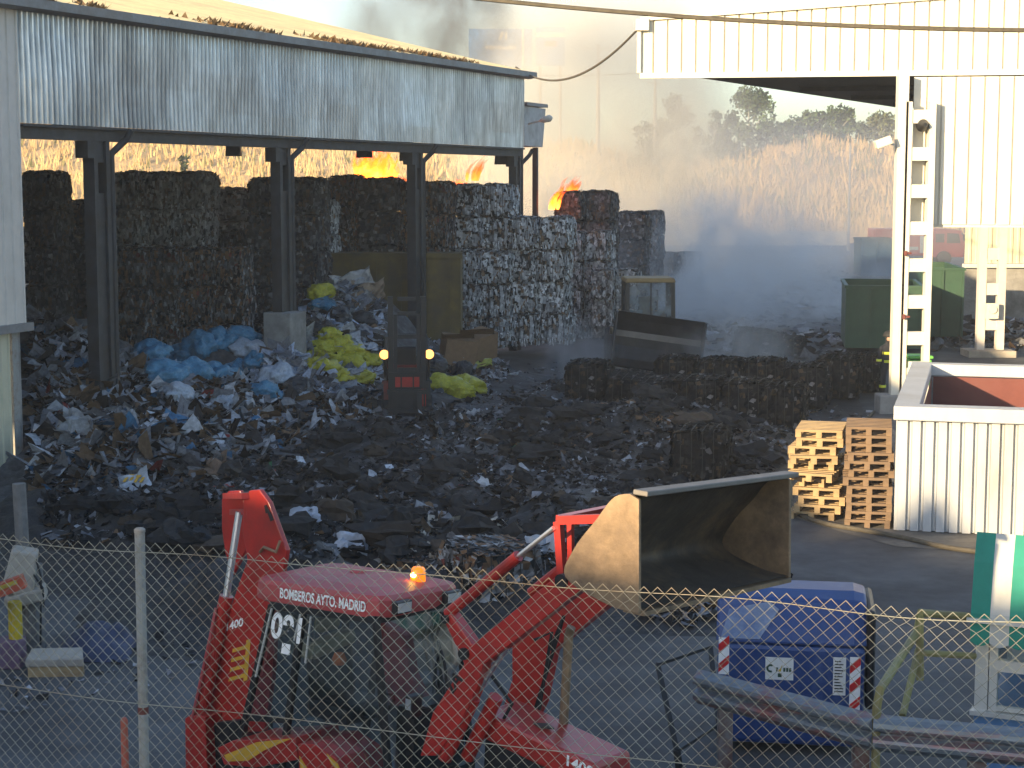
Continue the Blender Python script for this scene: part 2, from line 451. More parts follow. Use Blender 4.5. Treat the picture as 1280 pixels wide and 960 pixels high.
# enclosed near bays
m = MB(); m.corr((0.02, Y0, 0), (0.02, -.02, 0), 3.18, EAVE - .03, .29, .03, (1, 0, 0), flat=.75); m.build("upper_cladding", M_beige, shed)
m = MB(); m.bbox((-.05, Y0, 3.02), (.16, .06, 3.18)); m.bbox((-.06, -.14, 3.185), (.015, -.005, EAVE - .05)); m.build("ledge", M_gutter, shed)
m = MB(); m.corr((0.0, Y0, 0), (0.0, -.55, 0), .28, 3.01, .24, .025, (1, 0, 0), flat=.7); m.build("lower_cladding", M_ochre, shed)
m = MB(); m.bbox((-.12, -.5, 0), (.03, -.30, 3.01)); m.bbox((-.2, Y0, 0), (-.02, -.56, .27)); m.build("corner_post", M_post, shed)
m = MB(); m.prism([(-.1, -.2, 0), (-.1, -.2, EAVE), (-RID, -.2, zr - .08), (-WID + .05, -.2, EAVE), (-WID + .05, -.2, 0)], (0, .14, 0)); m.bbox((-WID - .1, Y0, 0), (-WID, LEN, 9.3)); m.build("added_shade_walls", M_conc, shed)  # unseen partition and back wall, added to keep low sun out of the shed
def shear(o):
    for v in o.data.vertices:
        v.co.z += .0079 * v.co.y * max(0, min(1, (v.co.z - 7.2) / 2.2))
for o in list(shed.children):
    if o.name.split('.')[0] in ("roof", "fascia", "gutter"): shear(o)
# lean-to showing past the far end of the shed
e0 = Vector((xat(655, 64.2, 7), 64.2, 0)); e1 = e0 + A * 2.05
def EZ(py, p): return zat(py, p.y)
m = MB(); pts = [(0, 0, EZ(182, e0)), (0, 2.05, EZ(184, e1)), (.06, 2.2, EZ(136, e1)), (0, 0, EZ(132, e0))]
m.prism(pts, (-1.2, 0, 0))
lt = empty("shed_annex", e0, "small grey metal annex sticking out past the far end of the long shed", "annex", rz=-AX)
m.build("fascia", mat("grey_sheet", (.50, .50, .49), .5, var=.1, dirt=(.3, .29, .28), dscale=1), lt)
m = MB(); m.bbox((-1.2, .02, EZ(132, e0) + .01), (.12, 2.3, EZ(132, e0) + .13)); m.build("gutter", M_gutter, lt)
for q in (.1, 1.75):
    m = MB(); m.bbox((-.3, q, 0), (-.12, q + .16, EZ(183, e0) - .01)); m.build("post", M_galvold, lt)
# hanging lamp boxes
for i, (px, py, wpx, hpx, Y) in enumerate(((291, 188, 19, 14, 45), (455, 189, 20, 16, 53), (628, 198, 20, 15, 62.5), (352, 186, 15, 14, 47.5), (503, 191, 8, 20, 54.8))):
    c = at(px, py, Y); s = F / Y
    m = MB(); m.prism([(-wpx / s / 2, 0, 0), (wpx / s / 2, 0, 0), (wpx / s / 2 * .9, .0, hpx / s), (-wpx / s / 2 * .9, .0, hpx / s)], (0, .28, 0))
    m.bar((0, .14, hpx / s), (0, .14, hpx / s + .75), .03)
    o = m.build("hanging_lamp", M_blackp, None, (c.x, Y, c.z - hpx / s / 2))
    tag(o, ["square dark lamp hanging between the first and second shed columns", "square dark lamp hanging in front of the tallest flames", "square dark lamp hanging left of the last shed column",
            "dark lamp box hanging beside the second shed column", "narrow dark lamp hanging left of the third shed column"][i], "hanging lamp", "dark lamps hanging under the shed eave")
# weeds growing along the gutter
m = MB(); rr = random.Random(11)
def weed(y0, y1, n):
    for k in range(n):
        y = y0 + (y1 - y0) * (.5 + .5 * (rr.random() + rr.random() - 1)); x = .30 - abs(rr.gauss(0, .45))
        z = EAVE + .12 + (.38 - x) * SL
        h = rr.uniform(.04, .17); g = rr.uniform(.7, 1.2); m.col = (.24 * g, .15 * g, .07 * g)
        p = Vector((x, y, z)); d = Vector((rr.uniform(-.2, .2), rr.uniform(-.2, .2), 0))
        e = Vector((rr.uniform(-.08, .08), .07, 0))
        m.add([p - e, p + e, p + d + Vector((0, 0, h))], [(0, 1, 2)])
for a, b, n_ in ((-.2, 1.3, 170), (2.2, 3.1, 50), (7.0, 11.0, 260), (12.6, 18, 320), (16, 25.0, 560)): weed(a, b, n_)
o = m.build("dry_weeds", M_leaf, None, S0); o.rotation_euler = (0, 0, -AX); shear(o)
stuff(o, "brown dry weeds growing along the edge of the shed roof", "weeds")
# street lamp on the far end of the shed
c = at(660, 155, 63.9); e = at(690, 147, 63.6)
root = empty("wall_lamp", (c.x, 63.9, c.z), "white street lamp head on a short arm at the far end of the shed", "street lamp")
d = e - c
m = MB(); m.tube([(0, 0, 0), d * .5, d * .62], .035, 8); m.build("arm", M_white, root)
m = MB(); m.tube([d * .5, d * .65, d * .9, d * 1.0], .1, 10, rs=[.05, .11, .13, .06]); m.build("lamp_head", M_white, root, smooth=True)

# ================================================================== RIGHT BUILDING
B0 = Vector((9.9, 46, 0))
rb = empty("canopy_building", B0, "white corrugated warehouse canopy on lattice columns standing at the right of the yard", "warehouse")
fa = Vector((at(800, 98, 47.1).x, 47.1, 8.7)); fdir = Vector((6.5, -1.1, 0)).normalized(); fn = Vector((-fdir.y * -1, -fdir.x, 0)).normalized()
fn = Vector((fdir.y, -fdir.x, 0))
FLn = 16.0; fb = fa + fdir * FLn
def off(p): return p - B0
m = MB(); m.corr(off(fa) + Vector((0, 0, -8.7)), off(fb) + Vector((0, 0, -8.7)), 8.78, (10.2, 11.1), .37, -.07, fn, flat=.86, dent=.03, seed=2); m.build("fascia", M_white, rb)
m = MB(); m.bar(off(fa) + fn * .02 + Vector((0, 0, .03)), off(fb) + fn * .02 + Vector((0, 0, .03)), .12, .14)
m.bar(off(fa) + fn * .02 + Vector((0, 0, 1.5)), off(fb) + fn * .02 + Vector((0, 0, 2.4)), .16, .10)
m.bar(off(fa) + fn * .05 - fdir * .03 + Vector((0, 0, .1)), off(fa) + fn * .05 - fdir * .03 + Vector((0, 0, 1.25)), .10, .10)
m.box(off(fa) + fn * .08 + Vector((.05, 0, 1.35)), (.34, .26, .3)); m.build("gutter", M_white, rb)
Bk = Vector((15.2, 70, 8.7)); Lf = fa + Vector((1.4, .6, 0))
m = MB()
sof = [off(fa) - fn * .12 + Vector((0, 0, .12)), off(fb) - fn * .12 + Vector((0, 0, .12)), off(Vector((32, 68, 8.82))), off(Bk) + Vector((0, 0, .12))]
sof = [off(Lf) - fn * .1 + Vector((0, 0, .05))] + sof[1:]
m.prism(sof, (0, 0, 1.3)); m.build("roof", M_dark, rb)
m = MB()
for t in (.25, .5, .75):
    p = off(Lf).lerp(off(Bk), t) + Vector((1.2, 0, -.0)); m.bar(p, p + Vector((14, -2.4, 0)), .14, .14)
m.build("purlins", M_dark, rb)
ca = Vector((xat(1140, 45.8, 6.8), 45.75, 0))
m = MB(); m.corr(off(ca), off(ca + fdir * 9), 4.86, 8.62, .36, -.07, fn, flat=.86, dent=.04, seed=6); m.build("hanging_cladding", M_white, rb)
m = MB(); m.bar(off(ca) + Vector((0, .12, 4.84)), off(ca + fdir * 9) + Vector((0, .12, 4.84)), .14, .1); m.build("cladding_rail", M_white, rb)
def lattice(name, px0, px1, Y, ztop, zbase, leg, rung, step, pm, parent, z0=0.4):
    x0, x1 = xat(px0, Y, 3) - B0.x, xat(px1, Y, 3) - B0.x; y = Y - B0.y
    m = MB()
    m.bbox((x0, y, zbase), (x0 + leg, y + .28, ztop)); m.bbox((x1 - leg, y, zbase), (x1, y + .28, ztop))
    z = z0
    while z < ztop:
        m.bbox((x0 + leg, y + .03, z), (x1 - leg, y + .25, min(ztop, z + rung))); z += step
    return m.build(name, pm, parent)
c1 = lattice("lattice_column", 1127, 1164, 45.25, zat(127, 45.25), .1, .16, .34, .945, M_white, rb, z0=.82)
m = MB(); x0 = xat(1109, 46.0, 3) - B0.x; m.bbox((x0, -.75, .35), (x0 + .27, -.45, 8.68)); m.build("pillar", M_white, rb)
m = MB(); m.box((x0 + .05, -.6, .22), (.75, .75, .5)); m.build("plinth", M_conc, rb, bevel=.03)
m = MB()
for zz in (zat(315, 46), zat(393, 46), zat(487, 46)): m.box((x0 + .34, -.8, zz), (.16, .06, .05)); m.box((x0 + .27, -.8, zz), (.06, .1, .12))
m.build("bracket", M_rust, rb)
m = MB(); bx = xat(1140, 45.8, 1) - B0.x; m.box((bx, -.9, zat(462, 45.2)), (.50, .2, .44)); m.build("meter_box", M_white, rb, bevel=.02)
c2 = lattice("lattice_column", 1224, 1258, 60.0, 8.5, .05, .26, .40, 1.2, M_beige, rb, z0=.9)
m = MB(); x2 = xat(1240, 59.8, 2) - B0.x; m.box((x2, 13.75, zat(388, 60)), (.42, .12, .52)); m.lathe([(.14, 0), (.14, .06)], (x2, 13.63, zat(386, 60)), 14, axis='y'); m.build("hose_sign", M_white, rb)
m = MB(); m.box((x2, 14.1, .1), (1.6, 1.2, .25)); m.build("plinth", M_concp, rb)
# camera and flood lamp fixed to the column
fl = at(1104, 178, 45.1)
root = empty("floodlight", (fl.x, 45.1, fl.z), "white floodlight clamped to the left side of the white lattice column", "floodlight")
m = MB(); m.box((0, 0, 0), (.42, .3, .22), Euler((0, -.35, 0)).to_matrix()); m.build("lamp_housing", M_white, root, bevel=.03)
m = MB(); m.tube([(.1, .1, 0), (.3, .15, -.05)], .03); m.build("bracket", M_alu, root)
sp = at(1147, 157, 45.9)
m = MB(); m.lathe([(.05, 0), (.09, .1), (.17, .28), (.18, .3)], n=14, axis='y'); m.lathe([(.10, .3), (.09, .48)], n=12, axis='y')
o = m.build("loudspeaker", M_blackp, None, (sp.x, 45.05, sp.z)); tag(o, "small dark horn loudspeaker in the top opening of the white lattice column", "loudspeaker")
# beige rear wall seen under the cladding
Yw = 76.0
wx0, wx1 = xat(1206, Yw, 3), xat(1300, Yw, 3)
rw = empty("rear_wall", (wx0, Yw, 0), "sunlit beige corrugated wall panel over a dark concrete base behind the right columns", "wall")
m = MB(); m.corr((0, 0, 0), (wx1 - wx0 + 3, 0, 0), zat(329, Yw), zat(270, Yw) + .6, .3, .05, (0, -1, 0)); m.build("cladding", M_ochre, rw)
m = MB(); m.bbox((-.1, -.12, zat(331, Yw) - .12), (wx1 - wx0 + 3, -.02, zat(331, Yw) + .05)); m.build("rail", M_beige, rw)
m = MB(); m.bbox((0, .1, 0), (wx1 - wx0 + 3, .4, zat(332, Yw))); m.build("base", M_conc, rw)

# ================================================================== off-frame building that shades the foreground
o2 = Vector((-30.0, -14.0, 0))
nb = empty("gabled_building", o2, "plain gabled building standing behind the street", "building", rz=math.atan2(TR.y, TR.x) - PI / 2)
HB = dict(w0=-8.7, w1=20.0, h=11.75)
m = MB(); m.bbox((HB['w0'], -8, 0), (HB['w1'], 0, HB['h'])); m.build("wall", M_plaster, nb)
m = MB(); m.prism([(HB['w0'] - .3, 0.2, HB['h']), (-1.8, .2, HB['h'] + .1), (-.85, .2, HB['h'] + 1.15), (-.1, .2, HB['h'] + .1), (HB['w1'], .2, HB['h'])], (0, -8.4, 0)); m.build("roof", M_roof, nb)

# ================================================================== wall, poles, far things
c = gnd(830, 306)
Yb = 163.0
m = MB(); x0, x1 = xat(700, Yb), xat(1062, Yb)
m.bbox((0, 0, 0), (x1 - x0, .3, zat(291, Yb))); m.bbox((0, -.06, zat(291, Yb) + .003), (x1 - x0, .36, zat(291, Yb) + .15))
o = m.build("boundary_wall", M_concp, None, (x0, Yb, 0)); tag(o, "low pale wall along the foot of the dry hill", "wall")
def pole(px, pyt, Y, r, label, cross=0, base=0.0):
    t = at(px, pyt, Y)
    root = empty("utility_pole", (t.x, Y, base), label, "pole", "poles on the hill behind the yard")
    m = MB(); m.tube([(0, 0, 0), (0, 0, t.z - base)], r, 8, rs=[r * 1.3, r * .8]); m.build("shaft", M_post, root)
    if cross:
        m = MB(); m.bar((-cross, 0, t.z - base - .5), (cross, 0, t.z - base - .5), .12)
        for q in (-.9, 0, .9): m.lathe([(.05, 0), (.09, .1), (.04, .25)], (q * cross, 0, t.z - base - .44), 8)
        m.build("crossarm", M_post, root)
pole(1063, 180, 150, .10, "tall thin pole standing right at the end of the pale boundary wall")
pole(748, 55, 205, .22, "tall hazy pole below the hanging cable, left of the white canopy", 1.4, hill_h(10, 205))
pole(819, 98, 205, .20, "dark pole under the left corner of the white canopy", .8, hill_h(16.6, 205))
pole(827, 172, 172, .08, "thin stake on the slope below the white canopy corner", 0, hill_h(14.6, 172))
pole(901, 250, 166, .07, "short thin stake at the foot of the slope right of the smoke", 0, 0)
# sign boards in the smoke
def board(pxa, pya, pxb, pyb, Y, label, extra):
    a, b = at(pxa, pyb, Y), at(pxb, pya, Y); cx = (a.x + b.x) / 2; wdt, hgt = b.x - a.x, b.z - a.z
    gz = hill_h(cx, Y)
    root = empty("billboard", (cx, Y, gz), label, "billboard", "blue sign boards in the smoke")
    m = MB(); m.bbox((-wdt / 2, 0, a.z - gz), (wdt / 2, .3, b.z - gz)); m.build("panel", M_sign, root)
    for q in (-.35, .35):
        m = MB(); m.tube([(q * wdt, .5, -.5), (q * wdt, .5, b.z - gz)], .2, 8); m.build("post", M_post, root)
    extra(root, wdt, hgt, a.z - gz)
def ex1(root, wd, hg, z0):
    m = MB(); z = z0 + hg * .72
    m.prism([(-.3, -.03, z), (.1, -.03, z), (.5, -.03, z + .9), (.2, -.03, z + 1.1)], (0, .02, 0)); m.bbox((.6, -.03, z), (.9, -.01, z + 1.0))
    m.build("emblem", M_signw, root)
    m = MB(); rr = random.Random(5); x = -1.9
    while x < 2.0:
        w_ = rr.uniform(.15, .4); m.bbox((x, -.03, z - 1.25), (x + w_, -.01, z - .85 + rr.uniform(-.1, .1))); x += w_ + .12
    m.build("lettering", M_signw, root)
    m = MB(); m.bbox((wd * .34, -.04, z0), (wd * .37, -.01, z0 + hg)); m.build("divider", M_signw, root)
def ex2(root, wd, hg, z0):
    m = MB(); m.bbox((-wd / 2, -.04, z0 + hg * .74), (wd / 2, -.01, z0 + hg * .86)); m.build("band", M_signw, root)
    m = MB(); m.bbox((-wd * .2, -.05, z0 + hg * .5), (wd * .2, -.01, z0 + hg * .64)); m.build("red_patch", M_signr, root)
board(586, 36, 665, 84, 232, "wide blue sign board half hidden by smoke above the shed roof", ex1)
board(670, 34, 706, 82, 232, "narrow blue sign board with a red patch beside the wide one", ex2)
# trees on the ridge
def tree(px, pyt, pyb, wpx, Y, label, seed, dens=900, tone=0):
    rr = random.Random(seed); s = F / Y
    b = at(px, pyb, Y); gz = hill_h(b.x, Y) - .1; top = zat(pyt, Y); H = max(top - gz, 1.5); wd = wpx * 1.25 / s / 2
    root = empty("tree", (b.x, Y, gz), label, "tree", "trees along the ridge of the hill")
    m = MB(); m.tube([(0, 0, 0), (.1, 0, H * .35), (.0, .1, H * .75)], .2, 7, rs=[.22, .16, .05])
    for k in range(7):
        a = rr.uniform(0, 2 * PI); z = H * rr.uniform(.25, .6); m.tube([(0, 0, z), (math.cos(a) * wd * .4, math.sin(a) * wd * .4, z + H * .12), (math.cos(a) * wd * .75, math.sin(a) * wd * .75, z + H * .28)], .06, 5, rs=[.09, .06, .02])
    m.build("trunk", M_post, root)
    m = MB(); cl = []
    for k in range(34):
        a = rr.uniform(0, 2 * PI); q = math.sqrt(rr.random()); z = rr.uniform(.10, 1.0)
        rad = wd * (1.0 - .6 * max(0, z - .5) * 2) * (.75 + .5 * rr.random())
        cl.append((Vector((math.cos(a) * q * rad, math.sin(a) * q * rad, H * z * .93)), wd * rr.uniform(.2, .38), rr.uniform(.6, 1.35)))
    for k in range(dens * 2):
        c, rd, f = rr.choice(cl); v = Vector((rr.gauss(0, 1), rr.gauss(0, 1), rr.gauss(0, .8)))
        p = c + v.normalized() * rd * rr.random() ** .4
        if p.z < .2: p.z = .2 + rr.random() * .5
        base = ((.055, .085, .03), (.10, .115, .045))[tone]; f *= rr.uniform(.7, 1.3); m.col = [q * f for q in base]
        e = rr.uniform(.14, .34); u = Vector((rr.gauss(0, 1), rr.gauss(0, 1), rr.gauss(0, 1))).normalized(); t = u.orthogonal().normalized()
        m.add([p - u * e, p + t * e * .6, p + u * e, p - t * e * .6], [(0, 1, 2, 3)])
    m.build("crown", M_leaf, root)
tree(935, 110, 182, 74, 212, "largest round green tree on the ridge below the canopy soffit", 1, 2200)
tree(1012, 140, 180, 50, 214, "small dark tree right of the largest ridge tree", 2, 1100)
tree(1048, 133, 175, 44, 213, "rounded tree on the ridge left of the floodlight", 3, 1100)
tree(1098, 146, 185, 56, 212, "broad brownish bush touching the white pillar on the ridge", 4, 1100, 1)
tree(845, 118, 185, 44, 208, "pale hazy tree below the left end of the white canopy", 5, 900, 1)
tree(893, 138, 182, 26, 209, "thin shrub left of the largest ridge tree", 6, 500)
tree(806, 150, 186, 30, 206, "hazy shrub right of the tall smoky pole", 7, 500, 1)
tree(985, 152, 182, 30, 211, "low bush filling the gap beside the largest ridge tree", 8, 600)
tree(233, 190, 225, 22, 176, "small yellow green shrub seen under the shed roof against dry reeds", 9, 500, 1)
# overhead cables
def cable(name, pts, r, label, sag=0.0):
    P = []
    n = 24; a, b = Vector(pts[0]), Vector(pts[-1])
    for i in range(n + 1):
        t = i / n; p = a.lerp(b, t); p.z -= sag * 4 * t * (1 - t); P.append(p)
    m = MB(); o0 = P[0].copy(); m.tube([p - o0 for p in P], r, 6)
    o = m.build(name, M_cable, None, o0); tag(o, label, "cable", None)
M_cable = mat("weathered_cable", (.10, .085, .06), .7, var=.3, scale=9)
cable("overhead_cable", [at(560, -6, 24), at(1300, 38, 23)], .030, "thick dark overhead cable crossing the top of the view in front of the white canopy", .10)
cable("overhead_cable", [at(645, 84, 64.4), at(803, 30, 47.0)], .035, "thin sagging cable running from the shed roof to the white canopy", .9)
cable("overhead_cable", [at(640, 92, 190), at(812, 90, 190)], .05, "faint hazy wire in the smoke below the sign boards", .3)
# ================================================================== HEAPS OF WASTE PAPER
HE = [(60, 400, 42, 3.0), (110, 440, 40, 2.4), (200, 466, 40.5, 2.4), (280, 425, 46, 2.2), (350, 448, 44.5, 2.0), (430, 352, 52, 2.3), (405, 400, 48.5, 2.0),
      (470, 420, 49, 1.5), (560, 438, 52.5, 1.6), (135, 515, 35.8, 1.9), (190, 530, 35.5, 2.0), (75, 470, 38.2, 2.0), (290, 500, 41, 1.8), (30, 425, 41, 2.0)]
BU = [(300, 605, 28.5, 1.7), (370, 640, 27.5, 1.3), (545, 588, 32, 1.4), (620, 602, 32, 1.3), (480, 528, 39, 1.6), (540, 520, 41, 1.2), (760, 508, 40.5, 1.6), (830, 500, 41.5, 1.6), (400, 575, 33.5, 1.6),
      (700, 622, 29, 1.2), (560, 668, 26, 1.7), (350, 690, 24.2, 1.2), (440, 620, 30, 1.6), (200, 615, 29.5, 1.6), (120, 610, 30, 1.6), (650, 560, 36.5, 1.3), (880, 560, 37, 1.2), (930, 540, 39.5, 1.5), (690, 690, 25, 1.0),
      (860, 745, 24.2, .8), (820, 740, 24.0, .6)]
def bumps(lst):
    out = []
    for px, py, Y, r in lst:
        p = at(px, py, Y); out.append((p.x, p.y, p.z, r))
    return out
HB_, BB_ = bumps(HE), bumps(BU)
def field(lst, x, y, sx=1.0):
    h = 0.0; t = 0.0
    for bx, by, bz, r in lst:
        d2 = ((x - bx) / r) ** 2 + ((y - by) / r) ** 2
        if d2 < 9: h = max(h, bz * math.exp(-d2 * .75))
    return h
def rough(x, y): return mnoise.noise(Vector((x * 1.3, y * 1.3, 0))) * .6 + mnoise.noise(Vector((x * 3.1, y * 3.1, 5))) * .3 + mnoise.noise(Vector((x * 7, y * 7, 9))) * .15
def H_heap(x, y):
    h = field(HB_, x, y); return max(0, h + rough(x, y) * .45 * sm(.05, .8, h)) if h > .02 else 0
def H_burn(x, y):
    h = field(BB_, x, y); return max(0, h + rough(x, y) * .55 * sm(.02, .45, h) + .05 * rough(x * .5, y * .5)) if h > .015 else 0
def H(x, y): return max(H_heap(x, y), H_burn(x, y))
def grid(hf, x0, x1, y0, y1, d, name, ma, label, cat):
    m = MB(); nx, ny = int((x1 - x0) / d), int((y1 - y0) / d); ids = {}
    hs = {}
    for j in range(ny + 1):
        for i in range(nx + 1):
            hs[i, j] = hf(x0 + i * d, y0 + j * d)
    for j in range(ny):
        for i in range(nx):
            q = [(i, j), (i + 1, j), (i + 1, j + 1), (i, j + 1)]
            if max(hs[k] for k in q) <= .004: continue
            idx = []
            for k in q:
                if k not in ids:
                    ids[k] = len(m.v); m.v.append(Vector((x0 + k[0] * d, y0 + k[1] * d, hs[k] if hs[k] > .004 else -.03)))
                idx.append(ids[k])
            m.face(idx)
    return stuff(m.build(name, ma, smooth=True), label, cat)
M_heapbase = mat("damp_paper_mass", (.10, .10, .105), .95, var=.6, scale=3.5, bump=.8, dirt=(.04, .035, .03), dscale=1.4)
grid(H_heap, -17, 1.5, 31, 57, .16, "waste_paper_heap", M_heapbase, "long heap of loose waste paper and card spilling from under the shed", "paper heap")
grid(H_burn, -11, 9.5, 21, 44, .12, "burnt_debris", M_burnt, "low dark mounds of burnt wet paper spread over the yard", "burnt debris")
# thin sheet of soot and sludge over the asphalt
m = MB(); rr = random.Random(2)
pts = [gnd(x, y, .004) for x, y in ((-30, 700), (60, 690), (150, 742), (260, 742), (330, 720), (480, 745), (640, 800), (760, 760), (905, 640), (985, 585), (1085, 525), (1060, 470), (900, 440), (700, 432), (560, 470), (300, 520), (-30, 590))]
m.add(pts, [tuple(range(len(pts)))])
struct(m.build("path", mat("wet_soot", (.042, .041, .042), .7, var=.5, scale=1.1, bump=.5, dirt=(.085, .085, .088), dscale=.9, dlo=.5, dhi=.72)))

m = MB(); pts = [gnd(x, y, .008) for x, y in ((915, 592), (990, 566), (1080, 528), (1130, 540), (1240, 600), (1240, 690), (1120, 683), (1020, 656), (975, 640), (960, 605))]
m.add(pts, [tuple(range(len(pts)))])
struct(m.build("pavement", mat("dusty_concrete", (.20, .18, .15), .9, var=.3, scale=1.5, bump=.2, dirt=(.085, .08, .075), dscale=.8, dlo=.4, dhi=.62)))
def inpoly(x, y, P):
    c = False; n = len(P)
    for i in range(n):
        x1, y1 = P[i]; x2, y2 = P[(i + 1) % n]
        if (y1 > y) != (y2 > y) and x < (x2 - x1) * (y - y1) / (y2 - y1) + x1: c = not c
    return c
WH, GY, BR, BK, BL, YE, RD, GN = (.42, .44, .48), (.20, .205, .225), (.15, .095, .055), (.022, .020, .020), (.06, .17, .30), (.45, .42, .04), (.35, .06, .05), (.05, .18, .09)
def scrap(m, p, size, col, rr, flat=.4, crum=.10):
    """one sheet or torn piece, gently curled"""
    n = Vector((rr.gauss(0, flat), rr.gauss(0, flat), 1)).normalized()
    u = n.orthogonal().normalized(); a = rr.uniform(0, 2 * PI)
    u = (u * math.cos(a) + n.cross(u) * math.sin(a)); v = n.cross(u)
    asp = rr.uniform(.35, 1.0); m.col = col
    if rr.random() < .22: asp = rr.uniform(.10, .2); size *= 1.9
    elif rr.random() < .03: size *= (1.9 if flat < .5 else 1.25)
    k = 2 if size > .13 else 1
    c1, c2 = rr.uniform(-.35, .35), rr.uniform(-.3, .3)
    vs = []
    for j in range(k + 1):
        for i in range(k + 1):
            x, y = i / k - .5, j / k - .5
            q = p + u * (x + rr.uniform(-.07, .07)) * size + v * (y + rr.uniform(-.09, .09)) * size * asp + n * ((c1 * (x * x * 4 - .5) + c2 * x * y * 4 + rr.uniform(-crum, crum)) * size * .6)
            vs.append(q)
    fs = [(j * (k + 1) + i, j * (k + 1) + i + 1, (j + 1) * (k + 1) + i + 1, (j + 1) * (k + 1) + i) for j in range(k) for i in range(k)]
    m.add(vs, fs)
def surf(px, py, hf=H, t0=15.0):
    d = ray(px, py); t = t0
    if d.z >= 0: return None
    tg = (0 - CH) / d.z
    step = .12
    while t < tg:
        x, y, z = d.x * t, d.y * t, CH + d.z * t
        if z < hf(x, y): return Vector((x, y, z))
        t += step
    return Vector((d.x * tg, d.y * tg, 0))
def litter(name, poly, n, palette, smin, smax, seed, label, cat, hf=H, flat=.55, pw=2.5, lift=.02, patch=0.0):
    rr = random.Random(seed); m = MB(); xs = [p[0] for p in poly]; ys = [p[1] for p in poly]; k = 0
    tot = sum(w_ for _, w_ in palette)
    while k < n:
        x, y = rr.uniform(min(xs), max(xs)), rr.uniform(min(ys), max(ys))
        if not inpoly(x, y, poly): continue
        k += 1
        p = surf(x, y, hf)
        if p is None: continue
        if patch and mnoise.noise(Vector((p.x * .55, p.y * .55, seed))) + .35 * mnoise.noise(Vector((p.x * 1.9, p.y * 1.9, seed))) < rr.uniform(-.35, .35) * 1.2 + patch - .35: continue
        g = rr.random() * tot
        for c, w_ in palette:
            g -= w_
            if g <= 0: break
        f = rr.uniform(.6, 1.2); sz = smin + (smax - smin) * rr.random() ** pw
        scrap(m, p + Vector((0, 0, lift + sz * .12 * rr.random())), sz, tuple(q * f for q in c), rr, flat)
    return stuff(m.build(name, M_litter), label, cat)
litter("waste_paper", [(40, 395), (120, 425), (160, 455), (250, 470), (330, 480), (420, 500), (470, 512), (440, 545), (330, 560), (250, 590), (150, 600), (44, 615), (44, 420)], 9000,
       [(WH, 3.0), (GY, 4.2), (BR, 2.8), (BK, 3.0), (BL, .5), (RD, .08)], .04, .62, 21, "loose sheets of paper and torn card scattered over the left heap", "waste paper", H_heap)
litter("white_paper", [(330, 455), (345, 425), (385, 400), (395, 352), (440, 345), (480, 385), (480, 430), (470, 500), (400, 500), (300, 500), (262, 480)], 2600,
       [(WH, 5), ((.42, .47, .58), 3), (GY, 2), (BK, 1.2), (BR, .5)], .07, .62, 22, "white and bluish paper spilling between the second and third shed columns", "waste paper", H_heap)
litter("shredded_paper", [(530, 400), (570, 405), (620, 440), (640, 468), (600, 492), (545, 492)], 900,
       [(WH, 4), (GY, 3), (BR, 1.5), (BK, 1)], .05, .4, 23, "pale shredded paper at the foot of the white bales", "waste paper", H_heap)
litter("charred_paper", [(40, 600), (200, 570), (300, 560), (440, 530), (470, 510), (560, 505), (720, 470), (860, 470), (1010, 520), (960, 590), (900, 630), (770, 650), (700, 720), (600, 700), (480, 700), (360, 700), (250, 660), (60, 690)], 30000,
       [(BK, 8.5), (BR, 1.0), (GY, 2.6), (WH, .8), (RD, .03), (GN, .02)], .02, .22, 24, "charred scraps of paper strewn over the dark mounds", "burnt paper", H, .6, 3.4, .01, .08)
litter("pale_shreds", [(500, 655), (560, 645), (650, 660), (665, 700), (640, 735), (560, 715), (470, 700)], 1700,
       [((.40, .37, .32), 4), (GY, 3), (BR, 1.5), (BK, 2.5)], .04, .26, 25, "pale shredded paper covering the mound behind the red digger", "waste paper", H_burn, .6)
litter("yard_scraps", [(560, 470), (700, 450), (760, 500), (700, 560), (560, 520)], 500, [(BK, 5), (GY, 2), (WH, .8)], .03, .2, 26, "small scraps on the wet ground in front of the bales", "waste paper", H, .25, 3)
litter("loose_scraps", [(980, 500), (1090, 515), (1110, 540), (1000, 600), (920, 625), (930, 560)], 500, [(BK, 4), (GY, 3), (WH, 1), (BR, 1)], .03, .22, 27, "small scraps littering the ground beside the pallets", "waste paper", H, .3, 3)
litter("far_rubble", [(850, 300), (1060, 310), (1060, 440), (1000, 450), (860, 440), (830, 380)], 1100, [(BK, 3), (GY, 4), (WH, 1.4), (BR, 1)], .08, .6, 28, "scattered rubble and paper on the far ground behind the smoke", "rubble", H, .3, 2)
litter("shaded_rubble", [(1165, 345), (1290, 345), (1290, 440), (1165, 440)], 700, [(BK, 3), (GY, 4), (WH, .6), (BR, 1.5)], .1, .7, 29, "dark rubble on the ground behind the right columns", "rubble", H, .5, 2)
litter("bucket_spill", [(800, 735), (985, 725), (975, 750), (860, 785), (800, 770)], 600, [(BK, 4), (GY, 2.5), (WH, .8), (BR, 1)], .04, .32, 30, "scraps on the ground under the raised digger bucket", "waste paper", H, .5, 2)
litter("kerb_scraps", [(0, 850), (110, 840), (160, 800), (480, 790), (100, 880), (0, 900)], 160, [(BK, 3), (GY, 3), (WH, 1)], .03, .15, 31, "small scraps beside the pale slab at the left", "waste paper", H, .25, 3)

